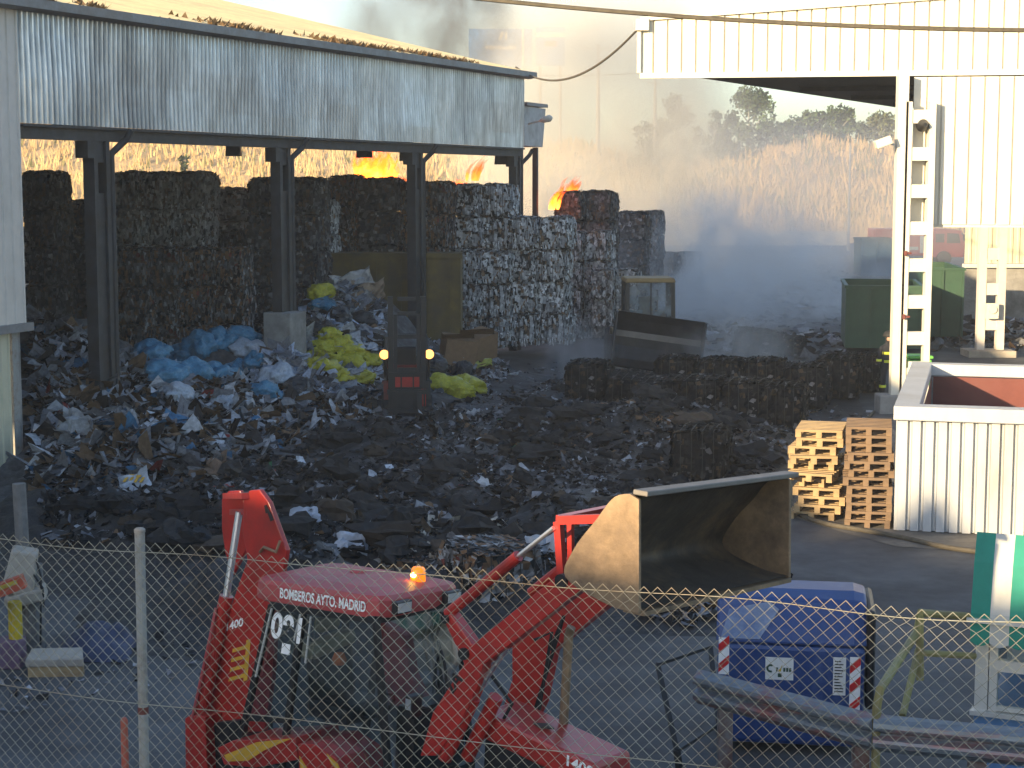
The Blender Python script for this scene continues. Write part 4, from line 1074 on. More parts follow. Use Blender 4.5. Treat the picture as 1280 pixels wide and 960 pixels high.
md = per.modifiers.new("skin", 'SKIN'); me.skin_vertices[0].data[0].use_root = True
for i, r in enumerate(RD_): me.skin_vertices[0].data[i].radius = (r, r * .85)
md = per.modifiers.new("sub", 'SUBSURF'); md.levels = md.render_levels = 2
tag(per, "firefighter in a dark suit with yellow reflective bands standing beside the white pillar", "person")
m = MB()
for z, r in ((1.02, .185), (1.25, .195)): m.lathe([(r, z - .035), (r, z + .035)], n=16)
for x, y, z in ((-.14, -.01, .32), (.155, .06, .32)): m.lathe([(.10, z - .035), (.10, z + .035)], (x, y, 0), 12)
for x, z in ((-.265, 1.05), (.265, 1.05)): m.lathe([(.08, z - .03), (.08, z + .03)], (x, -.06, 0), 12)
m.build("reflective_band", M_hivis, per)
m = MB(); m.lathe([(.165, 1.70), (.16, 1.74), (.13, 1.82), (.06, 1.86), (.01, 1.87)], (0, -.02, 0), 16); m.build("helmet", M_black, per, smooth=True)
m = MB(); m.lathe([(.01, -.06), (.06, -.05), (.075, 0), (.06, .05), (.01, .07)], (0, -.085, 1.64), 12); m.build("face", M_skin, per, smooth=True)
# ================================================================== WHEEL LOADER IN THE SMOKE
lp = at(812, 474, 54.0)
ld = empty("wheel_loader", (lp.x, 54.6, 0), "grey and ochre wheel loader with raised wide blade facing the camera in the smoke", "wheel loader", rz=-PI / 2 + .03)
m = MB(); m.box((-.35, 0, .95), (2.0, 1.5, .7)); m.box((-2.0, 0, 1.35), (1.9, 1.5, .95), taper=.92); m.box((.9, 0, .9), (.9, .9, .6)); m.box((-.3, 0, 1.38), (1.5, 1.56, .2)); m.build("body", M_loader, ld, bevel=.06)
m = MB(); m.box((-.3, 0, 2.93), (1.55, 1.58, .14), taper=.94); m.build("roof", M_loader, ld, bevel=.04)
m = MB()
for x in (-1.0, .38):
    for y in (-.72, .72): m.bar((x + (.06 if x > 0 else 0), y, 1.3), (x, y * .97, 2.86), .12)
for y in (-.72, .72): m.bar((-.28, y, 1.3), (-.28, y * .97, 2.86), .06); m.bar((-1.0, y, 1.75), (.4, y, 1.75), .05)
m.bar((.42, -.7, 1.34), (.42, .7, 1.34), .09); m.bar((.42, .02, 1.4), (.40, .02, 2.86), .045)
cabp = m.build("cab_frame", M_blackp, ld)
m = MB(); m.quad((.41, -.68, 1.4), (.41, .68, 1.4), (.38, .66, 2.85), (.38, -.66, 2.85)); m.quad((-1.0, -.71, 1.4), (.38, -.71, 1.4), (.38, -.70, 2.85), (-1.0, -.7, 2.85)); m.quad((-1.0, .71, 1.4), (.38, .71, 1.4), (.38, .70, 2.85), (-1.0, .7, 2.85)); M_skyg = glass_mat("sky_painted_glass", (.55, .60, .64), .1)
for n_ in M_skyg.node_tree.nodes:
    if n_.type == 'MAP_RANGE': n_.inputs[3].default_value, n_.inputs[4].default_value = .25, .7
    if n_.type == 'BSDF_DIFFUSE': n_.inputs[0].default_value = (.34, .42, .48, 1)  # pale blue sky reflection painted into the panes as a diffuse layer
m.build("window", M_skyg, cabp)
m = MB(); m.bbox((.35, -.7, 1.28), (.47, .7, 1.62)); m.bbox((-1.04, -.72, 1.3), (-.96, .72, 1.9)); m.build("cab_panel", M_loader, cabp)
for y in (-.95, .95):
    m = MB(); m.prism([(.35, y - .3, 1.35), (.6, y - .3, 1.52), (1.4, y - .3, 1.52), (1.75, y - .3, 1.25), (1.65, y - .3, 1.2), (1.35, y - .3, 1.44), (.65, y - .3, 1.44), (.42, y - .3, 1.28)], (0, .6, 0)); m.build("mudguard", M_loader, ld)
m = MB(); m.tube([(-1.9, .45, 1.8), (-1.9, .45, 2.5)], .06, 8); m.build("exhaust_pipe", M_blackp, ld)
m = MB(); m.box((-.55, 0, 1.65), (.5, .52, .14)); m.box((-.8, 0, 1.98), (.14, .5, .75)); m.build("seat", M_seat, ld, bevel=.04)
for x in (-1.55, 1.0):
    for y in (-.95, .95):
        m = MB(); m.lathe([(.40, -.25), (.62, -.25), (.68, -.16), (.68, .16), (.62, .25), (.40, .25)], (x, y, .68), 22, axis='y')
        wh = m.build("wheel", M_black, ld)
        m = MB(); m.lathe([(.39, -.2), (.36, .0), (.39, .2)], (x, y, .68), 16, axis='y'); m.build("rim", M_loader, wh)
for y in (-.5, .5):
    m = MB(); m.prism([(.7, y, 1.35), (1.2, y, 1.55), (2.1, y, .9), (2.1, y, .65), (1.2, y, 1.15), (.7, y, 1.05)], (0, .12, 0)); m.build("lift_arm", M_loader, ld)
# bucket, tilted in the view plane
Rb = Euler((-.14, 0, 0)).to_matrix()
m = MB(); prof = [(2.40, 1.98), (2.26, 1.75), (2.14, 1.35), (2.14, .95), (2.3, .58), (2.65, .38)]
bw = 1.36
def bk(x, y, z): return Rb @ Vector((0, y, z - 1.0)) + Vector((x, 0, 1.0))
for i in range(len(prof) - 1):
    (xa, za), (xb, zb) = prof[i], prof[i + 1]
    m.add([bk(xa, -bw, za), bk(xa, bw, za), bk(xb, bw, zb), bk(xb, -bw, zb), bk(xa - .06, -bw, za), bk(xa - .06, bw, za), bk(xb - .06, bw, zb - .04), bk(xb - .06, -bw, zb - .04)], [(0, 1, 2, 3), (4, 7, 6, 5), (0, 4, 5, 1), (3, 2, 6, 7)])
for y in (-bw, bw - .05): m.prism([bk(x, y, z) for x, z in prof] + [bk(2.75, y, .5), bk(2.55, y, 1.96)], (0, .05, 0))
bkt = m.build("blade", mat("black_blade_steel", (.022, .022, .024), .5, metal=.2, var=.4), ld)
m = MB(); m.prism([bk(2.16, -bw + .06, 1.22), bk(2.17, -bw + .06, 1.40), bk(2.17, bw - .06, 1.40), bk(2.16, bw - .06, 1.22)], (.03, 0, 0)); m.build("pale_band", M_steel, bkt)  # paler steel strip across the middle of the blade
m = MB(); m.prism([bk(2.66, -bw, .27), bk(2.66, bw, .27), bk(2.66, bw, .33), bk(2.66, -bw, .33)], (.1, 0, -.02)); m.build("cutting_edge", M_steel, bkt)

# ================================================================== FORKLIFT
fp = at(508, 520, 43.5)
fk = empty("forklift", (fp.x, 43.8, 0), "dark red forklift with both orange headlamps lit and its mast raised, facing the camera", "forklift", rz=-PI / 2 + .08)
m = MB(); m.box((-.9, 0, .62), (1.7, 1.05, .62), taper=.96); m.box((-1.5, 0, .95), (.65, 1.08, .75), taper=.9); m.build("body", mat("dark_forklift_red", (.20, .025, .018), .5, var=.3, dirt=(.06, .03, .02), dscale=2), fk, bevel=.05)
m = MB()
for y in (-.54, .54):
    m.bar((.05, y, .9), (-.25, y * .92, 2.05), .07); m.bar((-1.55, y, 1.25), (-1.3, y * .92, 2.05), .07); m.bar((-.25, y * .92, 2.05), (-1.3, y * .92, 2.05), .07)
for k in range(6): m.bar((-.25 - k * .21, -.5, 2.06), (-.25 - k * .21, .5, 2.06), .04)
m.build("overhead_guard", M_blackp, fk)
for y in (-.33, .33):
    m = MB(); m.bbox((.26, y - .14 if y < 0 else y + .01, .12), (.44, y - .01 if y < 0 else y + .14, 3.14)); m.bbox((.30, y - .0 if y < 0 else y - .09, .3), (.40, y + .09 if y < 0 else y - .0, 2.7)); m.build("mast_rail", M_blackp, fk)
for z in (.35, 1.32, 2.15, 2.72, 3.08):
    m = MB(); m.bbox((.30, -.23, z - .05), (.40, .23, z + .05)); m.build("mast_crossbar", M_blackp, fk)
m = MB(); m.bbox((.43, -.5, .25), (.50, .5, .37)); m.bbox((.43, -.5, .72), (.50, .5, .84))
for y in (-.42, -.15, .15, .42): m.bar((.465, y, .3), (.465, y, 1.25), .035)
m.bar((.465, -.45, 1.25), (.465, .45, 1.25), .04); m.bbox((.445, -.44, .38), (.452, .44, 1.22)); m.build("carriage", M_blackp, fk)
m = MB(); m.bbox((-.2, -.5, .9), (-.05, .5, 1.3)); m.box((-.75, 0, 1.55), (.36, .5, .5)); m.bbox((-1.75, -.48, 1.3), (-1.2, .48, 1.5)); m.build("cowl", M_blackp, fk, bevel=.03)
m = MB(); m.bbox((.456, -.3, .9), (.462, .3, 1.15)); m.bbox((.456, .34, .42), (.462, .46, .85)); m.build("red_panel", M_red, fk)
for y in (-.3, .3):
    m = MB(); m.bbox((.505, y - .06, .06), (.56, y + .06, .8)); m.bbox((.561, y - .06, .06), (1.55, y + .06, .10)); m.build("fork", M_blackp, fk)
for x, r in ((-.05, .33), (-1.45, .28)):
    for y in (-.5, .5):
        m = MB(); m.lathe([(r * .55, -.13), (r * .95, -.13), (r, -.08), (r, .08), (r * .95, .13), (r * .55, .13)], (x, y, r), 18, axis='y'); wv = m.build("wheel", M_black, fk)
        m = MB(); m.lathe([(r * .54, -.1), (r * .5, 0), (r * .54, .1)], (x, y, r), 14, axis='y'); m.build("rim", M_red, wv)
m = MB(); m.box((-.85, 0, 1.05), (.5, .5, .16)); m.box((-1.1, 0, 1.4), (.14, .48, .62)); m.build("seat", M_blackp, fk, bevel=.04)
m = MB(); m.box((-.12, 0, 1.22), (.10, .62, .34)); m.box((-.06, .02, 1.02), (.02, .12, .05)); m.build("dashboard", MATS['dark_forklift_red'], fk)
for y, q in ((-.56, 0), (.56, 1)):
    m = MB(); m.tube([(.04, y * .98, 1.1), (.08, y, 1.62)], .03, 6); m.lathe([(.04, -.06), (.10, 0), (.105, .05)], (.08, y, 1.68), 14, axis='x'); hl = m.build("headlight", M_blackp, fk)
    m = MB(); m.lathe([(.002, .08), (.075, .075), (.118, .055), (.118, .03)], (.08, y, 1.68), 14, axis='x'); m.build("lit_lens", M_lamp_on, hl)
    m = MB(); m.bbox((-.1, y * .93 - .1, .95), (.16, y * .93 + .1, 1.02)); m.bar((.15, y * .94, .3), (.1, y * .94, 1.0), .12); m.build("mudguard", M_blackp if q else MATS['dark_forklift_red'], fk)

# ================================================================== FIRE ENGINE FAR BEHIND
fe0 = at(1092, 330, 124); fe1 = at(1206, 330, 124)
fe = empty("fire_engine", (fe0.x, 124, 0), "red fire engine with white stripe parked far behind the white columns", "fire engine")
L = fe1.x - fe0.x; zt = zat(286, 124)
M_fered = mat("fire_engine_red", (.55, .05, .05), .4, var=.08)
m = MB(); m.bbox((0, 0, .7), (L - 2.35, 2.4, zt)); m.build("body", M_fered, fe, bevel=.08)
m = MB(); m.prism([(L - 2.3, 0, .6), (L - .1, 0, .6), (L, 0, 1.6), (L - .25, 0, zt - .1), (L - 2.3, 0, zt + .05)], (0, 2.4, 0)); m.build("cab", M_fered, fe, bevel=.06)
m = MB(); m.prism([(L - 1.3, -.02, 1.6), (L - .35, -.02, 1.6), (L - .5, -.02, zt - .35), (L - 1.3, -.02, zt - .3)], (0, .02, 0)); m.bbox((L - 2.1, -.02, 1.65), (L - 1.5, -.001, zt - .35)); m.build("window", M_blackp, fe)
m = MB(); m.bbox((L - 3.2, -.03, .9), (L - 2.4, -.001, zt - .5)); m.bbox((.1, -.03, 1.1), (L - 3.3, -.001, 1.35)); m.build("white_panel", M_white, fe)
for x in (1.6, L - 1.5):
    for y in (.15, 2.25):
        m = MB(); m.lathe([(.25, -.15), (.5, -.15), (.52, 0), (.5, .15), (.25, .15)], (x, y - .2 if y < 1 else y, .52), 18, axis='y'); wv = m.build("wheel", M_black, fe)
        m = MB(); m.lathe([(.24, -.13), (.2, 0), (.24, .13)], (x, y - .2 if y < 1 else y, .52), 12, axis='y'); m.build("rim", M_alu, wv)
m = MB(); m.box((L - .2, -.35, 2.0), (.12, .1, .45)); m.bar((L - .25, -.3, 2.2), (L - .3, .05, 2.3), .04); m.build("mirror", M_blackp, fe)

# ================================================================== RED BACKHOE DIGGER
TH = math.radians(-38); ROLL = math.radians(3.0)
RBH = (Matrix.Rotation(ROLL, 3, 'Y') @ Matrix.Rotation(TH, 3, 'Z'))
C_fr = Vector((.65, -.55, 2.93)); BHL = at(475, 750, 13.0) - RBH @ C_fr
bh = empty("backhoe_loader", BHL, "red fire brigade backhoe loader with raised front bucket and folded rear boom behind the fence", "backhoe loader")
bh.rotation_euler = RBH.to_euler()
RI = RBH.inverted()
def LP(px, py, y):
    o = RI @ (Vector((0, 0, CH)) - BHL); d = RI @ ray(px, py); t = (y - o.y) / d.y
    return o + d * t
def LX(px, py, x):
    o = RI @ (Vector((0, 0, CH)) - BHL); d = RI @ ray(px, py); t = (x - o.x) / d.x
    return o + d * t
def LZ(px, py, z):
    o = RI @ (Vector((0, 0, CH)) - BHL); d = RI @ ray(px, py); t = (z - o.z) / d.z
    return o + d * t
def plate(name, pts, y, th, ma, parent=bh, bevel=.008):
    m = MB(); m.prism([LP(px, py, y) for px, py in pts], (0, th, 0)); return m.build(name, ma, parent, bevel=bevel)
YR, YL = -.55, .50
rr_, fr_, fl_, rl_ = LP(314, 724, YR), LP(475, 750, YR), LP(579, 730, YL), LP(413, 704, YL)
def text_mesh(name, s, w_, h_, ma, parent, org, ux, uz, ext=.004):
    cu = bpy.data.curves.new(name, 'FONT'); cu.body = s; cu.offset = .028
    ob = bpy.data.objects.new("t_tmp", cu); COL.objects.link(ob); bpy.context.view_layer.update()
    dg = bpy.context.evaluated_depsgraph_get(); me = bpy.data.meshes.new_from_object(ob.evaluated_get(dg))
    bpy.data.objects.remove(ob); bpy.data.curves.remove(cu)
    xs = [v.co.x for v in me.vertices]; ys = [v.co.y for v in me.vertices]; x0, x1, y0, y1 = min(xs), max(xs), min(ys), max(ys)
    ux, uz, org = Vector(ux), Vector(uz), Vector(org); ux.normalize(); uz.normalize()
    for v in me.vertices: v.co = org + ux * ((v.co.x - x0) / (x1 - x0) * w_) + uz * ((v.co.y - y0) / (y1 - y0) * h_)
    me.name = name; me.materials.append(ma)
    o = bpy.data.objects.new(name, me); COL.objects.link(o); o.parent = parent
    return o
# roof: shallow dome with a rolled edge
corners = [rr_, fr_, fl_, rl_]; cen = sum(corners, Vector()) / 4
def ring(sc_, dz, cut=.14):
    out = []
    for i in range(4):
        c, p, n_ = corners[i], corners[i - 1], corners[(i + 1) % 4]
        for q in ((c + (p - c).normalized() * cut), (c + ((p - c).normalized() + (n_ - c).normalized()) * cut * .30), (c + (n_ - c).normalized() * cut)):
            out.append(cen + (q - cen) * sc_ + Vector((0, 0, dz)))
    return out
m = MB(); rings = [ring(.94, -.17), ring(1.0, -.15), ring(1.01, -.10), ring(1.0, -.02), ring(.965, .015), ring(.7, .05), ring(.3, .065)]
for r in rings: m.v += r
for k in range(len(rings) - 1):
    for j in range(12): m.face([k * 12 + j, k * 12 + (j + 1) % 12, (k + 1) * 12 + (j + 1) % 12, (k + 1) * 12 + j])
m.face([(len(rings) - 1) * 12 + j for j in range(12)]); m.face(list(range(12))[::-1])
roofo = m.build("roof", M_redroof, bh, bevel=.004)
m = MB(); m.lathe([(.06, -.01), (.07, .0), (.05, .012)], cen + Vector((-.02, .05, .07)), 16); m.build("vent_cap", M_redroof, roofo)
uxr = (fr_ - rr_).normalized(); nrm_r = Vector((uxr.y, -uxr.x, 0)).normalized()
a = rr_ + uxr * (fr_ - rr_).length * .245 + nrm_r * .012 + Vector((0, 0, -.112)); 
text_mesh("lettering", "BOMBEROS AYTO. MADRID", (fr_ - rr_).length * .66, .085, M_lettw, roofo, a, uxr, (0, 0, 1))
uf = (fl_ - fr_).normalized(); nf = Vector((uf.y, -uf.x, 0)).normalized()
if nf.x < 0: nf = -nf
for q in (.12, .72):
    p = fr_ + uf * (fl_ - fr_).length * q + Vector((0, 0, -.075)) + nf * .01
    m = MB(); m.prism([p + Vector((0, 0, -.05)), p + uf * .20 + Vector((0, 0, -.05)), p + uf * .20 + Vector((0, 0, .05)), p + Vector((0, 0, .05))], nf * .05); wl = m.build("work_light", M_blackp, roofo, bevel=.01)
    p = p + nf * .051
    m = MB(); m.prism([p + uf * .02 + Vector((0, 0, -.036)), p + uf * .18 + Vector((0, 0, -.036)), p + uf * .18 + Vector((0, 0, .036)), p + uf * .02 + Vector((0, 0, .036))], nf * .006); m.build("lens", M_lampglass, wl)
bcn = LZ(522, 733, cen.z + .02)
m = MB(); m.lathe([(.075, 0), (.075, .02), (.06, .025)], bcn, 18); bo = m.build("beacon", M_blackp, bh)
m = MB(); m.lathe([(.062, .022), (.062, .06), (.055, .14), (.045, .155), (.01, .16)], bcn, 18); m.build("beacon_lens", M_beacon, bo, smooth=True)
bb_ = bcn + Vector((0, -.055, .10)); m = MB(); m.lathe([(.005, -.02), (.022, -.012), (.026, 0), (.022, .012), (.005, .02)], bb_, 10); m.build("bulb", M_beaconon, bo)
# cab: frame of pillars and glass on four sides
yb_, zt_ = YR + .03, fr_.z - .16
def CP_(px, py): return LP(px, py, YR + .03)
pr_t, pr_b = CP_(340, 756), CP_(300, 930)
pm_t, pm_b = CP_(379, 764), CP_(352, 960)
pf_t, pf_b = CP_(470, 775), CP_(487, 985)
frame = MB()
for a, b, w_ in ((pr_t, pr_b, .045), (pm_t, pm_b, .05), (pf_t, pf_b, .05)): frame.bar(a, b, w_, .05)
frame.bar(pr_t, pf_t, .05, .06)
dy = YL - YR - .08
for a, b in ((pr_t, pr_b), (pf_t, pf_b), (pm_t, pm_b)): frame.bar(a + Vector((0, dy, 0)), b + Vector((0, dy, 0)), .05, .05)
frame.bar(pr_t + Vector((0, dy, 0)), pf_t + Vector((0, dy, 0)), .05, .06); frame.bar(pf_t, pf_t + Vector((0, dy, 0)), .05, .06); frame.bar(pr_t, pr_t + Vector((0, dy, 0)), .05, .06)
wb_r, wb_m = CP_(312, 897), CP_(362, 900)
frame.bar(wb_r, wb_m, .04, .05)
cf = frame.build("cab_frame", M_blackp, bh, bevel=.006)
m = MB(); m.bar(pr_t + Vector((.03, -.03, -.02)), pr_t.lerp(pr_b, .5) + Vector((.03, -.03, 0)), .014, .014); m.bar(CP_(392, 770) + Vector((0, -.03, 0)), CP_(385, 828) + Vector((0, -.03, 0)), .012, .012); m.bar(pm_t + Vector((.0, -.03, -.02)), CP_(371, 800) + Vector((0, -.03, 0)), .012, .012); m.build("grab_rail", M_alu, cf)
def pane(pts, par=cf):
    m = MB(); m.add(pts, [tuple(range(len(pts)))]); m.build("window", M_glass, par)
pane([pr_t, pm_t, wb_m, wb_r]); pane([pm_t, pf_t, pf_b, pm_b])
D_ = Vector((0, dy, 0)); pane([pf_t, pf_t + D_, pf_b + D_, pf_b]); pane([pr_t + D_, pf_t + D_, pf_b + D_, pr_b + D_]); pane([pr_t, pr_t + D_, pr_b + D_, pr_b])
# number on the rear side window
ux = (CP_(372, 775) - CP_(342, 768)).normalized(); n0 = CP_(341, 796)
nz = (CP_(344, 762) - CP_(340, 795))
text_mesh("number", "091", (CP_(375, 800) - CP_(338, 793)).length, nz.length * 1.0, M_lettw, cf, n0 + Vector((0, -.035, 0)), ux, nz)
m = MB(); p = CP_(353, 806) + Vector((0, -.036, 0)); m.prism([p + ux * .03 - nz * .26, p + ux * .12 - nz * .26, p + ux * .12 + nz * .13, p + ux * .03 + nz * .13], (0, .004, 0)); m.build("sticker", M_lettw, cf)
# interior
m = MB(); s0_ = LP(435, 850, -.02); m.box(s0_ + Vector((0, 0, -.22)), (.46, .5, .16)); m.box(s0_ + Vector((-.2, 0, .06)), (.14, .46, .5), Euler((0, -.15, 0)).to_matrix()); st_ = m.build("seat", M_blackp, bh, bevel=.05)
m = MB(); m.box(s0_ + Vector((-.22, -.02, .26)), (.2, .52, .13), Euler((.12, -.2, 0)).to_matrix()); m.box(s0_ + Vector((-.26, 0, .42)), (.10, .26, .14)); m.build("seat_cover", M_seat, st_, bevel=.05)
m = MB(); p = LP(424, 824, -.2); m.lathe([(.005, -.05), (.05, -.04), (.06, .0), (.04, .05), (.005, .06)], p, 10); m.build("orange_cloth", M_orangec, bh, smooth=True)
m = MB(); p = LP(478, 880, 0); m.tube([p + Vector((.1, 0, -.5)), p + Vector((-.02, 0, -.06))], .03, 8)
m.tube([p + Vector((-.05 + .05 * math.cos(t), .19 * math.sin(t), -.03 + .17 * math.cos(t) * .6)) for t in [i * 2 * PI / 20 for i in range(21)]], .016, 6, caps=False); m.build("steering_wheel", M_blackp, bh)
m = MB(); p = LP(440, 990, YR + .06); m.bbox((pr_b.x, YR + .08, pf_b.z - .15), (pf_b.x + .05, YL - .05, pf_b.z)); m.box((pf_b.x - .05, 0, pf_b.z + .3), (.18, .62, .55)); m.build("cab_floor", M_blackp, bh)
# body below the cab, mudguards
bx0, bx1 = pr_b.x - .1, pf_b.x + .1
m = MB(); m.bbox((bx0, YR + .12, .55), (2.35, YL - .12, min(pf_b.z - .155, 1.25))); m.build("chassis", M_blackp, bh)
mg = plate("mudguard", [(272, 935), (290, 926), (368, 922), (372, 950), (320, 960), (280, 956)], YR - .12, .5, M_red)
m = MB(); m.prism([LP(px, py, YR - .128) for px, py in ((280, 944), (320, 928), (365, 923), (330, 938), (310, 951), (284, 952))], (0, .006, 0)); m.build("orange_stripe", M_letty, mg)
mg = plate("mudguard", [(372, 930), (392, 930), (420, 948), (432, 975), (374, 975)], YR - .12, .5, M_red)
m = MB(); m.prism([LP(px, py, YR - .128) for px, py in ((376, 966), (374, 945), (380, 955), (392, 972), (376, 974))], (0, .006, 0)); m.prism([LP(px, py, YR - .128) for px, py in ((408, 942), (422, 955), (428, 970), (414, 955))], (0, .006, 0)); m.build("orange_stripe", M_letty, mg)
# wheels reach the ground below the frame
for x, r, wd in ((-.25, .62, .42), (2.15, .46, .32)):
    for y in (-.78, .78):
        gz = -(BHL.z + (RBH @ Vector((x, y, 0))).z)
        m = MB(); m.lathe([(r * .55, -wd / 2), (r * .93, -wd / 2), (r, -wd * .35), (r, wd * .35), (r * .93, wd / 2), (r * .55, wd / 2)], (x, y, gz + r), 28, axis='y'); wv = m.build("wheel", M_black, bh)
        m = MB(); m.lathe([(r * .54, -wd * .4), (r * .45, -wd * .1), (r * .45, wd * .1), (r * .54, wd * .4)], (x, y, gz + r), 20, axis='y'); m.build("rim", M_white, wv)
# bonnet
h0 = LP(602, 888, -.34); h1 = LP(745, 956, -.34)
hz0, hz1 = h0.z, h1.z
m = MB(); m.prism([(h0.x, -.36, hz0), (h1.x, -.36, hz1), (h1.x + .03, -.36, hz1 - .20), (h0.x, -.36, hz0 - .20)], (0, .46, 0)); bn = m.build("bonnet", M_red, bh, bevel=.03)
m = MB(); m.prism([(h0.x + .05, -.34, hz0 - .203), (h1.x - .05, -.34, hz1 - .203), (h1.x - .05, -.34, hz1 - .6), (h0.x + .05, -.34, hz0 - .75)], (0, .42, 0)); m.build("engine", M_blackp, bh)
pt = LZ(716, 948, (hz0 + hz1) / 2)
text_mesh("lettering", "1400", .24, .08, M_lettw, bn, LP(708, 957, -.366), (h1 - h0).normalized(), (0, 0, 1))
m = MB(); c = h0.lerp(h1, .42) + Vector((0, .2, .006)); m.prism([c + Vector((-.09, -.03, 0)), c + Vector((0, -.07, 0)), c + Vector((.10, -.02, 0)), c + Vector((0, .04, 0))], (h1 - h0).normalized() * 0 + Vector((0, 0, .012))); m.build("emblem", M_blackp, bn)
ex = LX(658, 862, h0.lerp(h1, .4).x)
m = MB(); e0 = Vector((h0.lerp(h1, .45).x, .05, h0.lerp(h1, .45).z - .05)); m.tube([e0, e0 + Vector((0, 0, .72)), e0 + Vector((.02, 0, .78))], .035, 10); m.build("exhaust_pipe", M_bucket, bh)
# loader arms, traced in their own planes
YA, YF = -.62, .50
la = plate("loader_arm", [(553, 772), (563, 768), (590, 806), (697, 719), (712, 716), (727, 737), (603, 832), (598, 855), (575, 905), (545, 945), (525, 945), (541, 890), (580, 830)], YA, .11, M_red)
text_mesh("marking", "IA", .16, .10, M_lettk, la, LP(566, 868, YA - .004), LP(585, 842, YA) - LP(566, 868, YA), LP(560, 856, YA) - LP(566, 868, YA))
m = MB()
for px, py, r in ((581, 817, .045), (703, 726, .05), (558, 774, .03)): m.lathe([(r, -.025), (r, .02)], LP(px, py, YA), 14, axis='y')
m.build("pin", M_blackp, la)
plate("loader_arm", [(640, 800), (668, 786), (726, 735), (766, 752), (700, 806), (690, 815), (676, 880), (660, 912), (622, 905), (640, 850)], YF - .1, .11, M_red)
a, b, c = LP(560, 767, YA + .06), LP(648, 695, YA + .06), LP(692, 660, YA + .06)
m = MB(); m.tube([a, b], .042, 12); cy = m.build("tilt_cylinder", M_red, bh, smooth=False)
m = MB(); m.tube([b, c], .017, 8); m.build("rod", M_chrome, cy)
D2 = Vector((0, YF - YA - .12, 0))
m = MB(); m.tube([a + D2, b + D2], .042, 12); cy = m.build("tilt_cylinder", M_red, bh)
m = MB(); m.tube([b + D2, c + D2], .017, 8); m.build("rod", M_chrome, cy)
a, b, c = LP(556, 948, YA + .07), LP(592, 872, YA + .07), LP(640, 800, YA + .07)
m = MB(); m.tube([a, b], .055, 12); cy = m.build("lift_cylinder", M_red, bh)
m = MB(); m.tube([b, c], .02, 8); m.build("rod", M_chrome, cy)
m = MB(); m.tube([a + Vector((.1, .14, .0)), b + Vector((.1, .14, 0))], .055, 12); m.build("lift_cylinder", M_red, bh)
m = MB(); m.bar(LP(698, 652, YA + .1), LP(703, 722, YA + .1), .05, .055); m.bar(LP(713, 655, YA + .3), LP(714, 715, YA + .3), .035, .04); m.bar(LP(699, 650, YA + .1), LP(756, 648, YA + .1), .06, .06); m.bar(LP(699, 650, YA + .1), LP(699, 650, YA + .1) + Vector((0, .8, 0)), .06, .06); m.build("bucket_linkage", M_red, bh)
m = MB()
for (p0, p1, p2, y) in (((610, 838), (640, 880), (612, 930), -.3), ((668, 800), (690, 790), (672, 900), .1), ((688, 812), (705, 770), (668, 890), .3)): m.tube([LP(*p0, y), LP(*p1, y), LP(*p2, y)], .014, 6)
m.build("hydraulic_hose", M_black, bh)
# hoses and pale fuel tank beside the far windscreen corner
m = MB()
for k in range(4):
    m.tube([LP(540 + k * 5, 765, .25), LP(528 + k * 6, 795, .22), LP(535 + k * 7, 830, .18), LP(548 + k * 4, 868, .15)], .012, 6)
m.build("hydraulic_hose", M_black, bh)
m = MB(); m.prism([LP(px, py, .34) for px, py in ((541, 772), (556, 765), (566, 790), (572, 826), (556, 852), (548, 830), (540, 800))], (0, .08, 0)); m.build("wind_deflector", M_concp, bh, bevel=.02)
mp = LP(517, 882, YR - .18); m = MB(); m.box(mp, (.07, .12, .17)); m.bar(mp, mp + Vector((.0, .2, -.06)), .02); mr = m.build("mirror", M_blackp, bh, bevel=.015)
m = MB(); m.box(mp + Vector((.0, -.062, .02)), (.05, .004, .08)); m.build("mirror_glass", M_chrome, mr)
# front bucket
YBn = -1.0
N_ = [(802, 624), (782, 614), (772, 620), (748, 649), (720, 686), (710, 721), (760, 754), (802, 767)]
near = [LP(px, py, YBn) for px, py in N_]
far_top = LP(985, 594, YBn + 2.05); Wv = far_top - LP(800, 617, YBn)
shell_idx = [0, 1, 2, 3, 4, 5, 6, 7]
inn = []
cx_ = sum(near, Vector()) / len(near)
m = MB(); k0 = len(near)
top_l = LP(800, 617, YBn); ctl = [top_l] + near[2:6] + [near[6], near[7]]
prof = []
for i in range(len(ctl) - 1):
    p0, p1, p2, p3 = ctl[max(i - 1, 0)], ctl[i], ctl[i + 1], ctl[min(i + 2, len(ctl) - 1)]
    for k in range(5):
        t = k / 5; prof.append(.5 * ((2 * p1) + (p2 - p0) * t + (2 * p0 - 5 * p1 + 4 * p2 - p3) * t * t + (3 * p1 - p0 - 3 * p2 + p3) * t ** 3))
prof.append(ctl[-1])
th = .03
nv = []
for p in prof:
    d = (cx_ + Vector((.15, 0, .05)) - p); d.y = 0; nv.append(p + d.normalized() * th)
for i in range(len(prof) - 1):
    a, b, c, d = prof[i], prof[i + 1], nv[i + 1], nv[i]
    m.add([a, b, b + Wv, a + Wv], [(0, 1, 2, 3)]); m.add([d, c, c + Wv, d + Wv], [(0, 3, 2, 1)])
bu = m.build("bucket", M_bucketin, bh)
bmx = bmesh.new(); bmx.from_mesh(bu.data); bmesh.ops.remove_doubles(bmx, verts=bmx.verts, dist=.0005); bmx.to_mesh(bu.data); bmx.free()
bu.data.polygons.foreach_set("use_smooth", [True] * len(bu.data.polygons))
m = MB()
pl = [near[0]] + prof[2:]
m.prism([p + Vector((0, -.002, 0)) for p in pl], Vector((0, -.03, 0))); m.build("end_plate", M_bucket, bu, bevel=.006)
m = MB(); m.prism([p + Wv + Vector((0, .002, 0)) for p in pl], Vector((0, .03, 0))); m.build("end_plate", M_bucket, bu, bevel=.006)
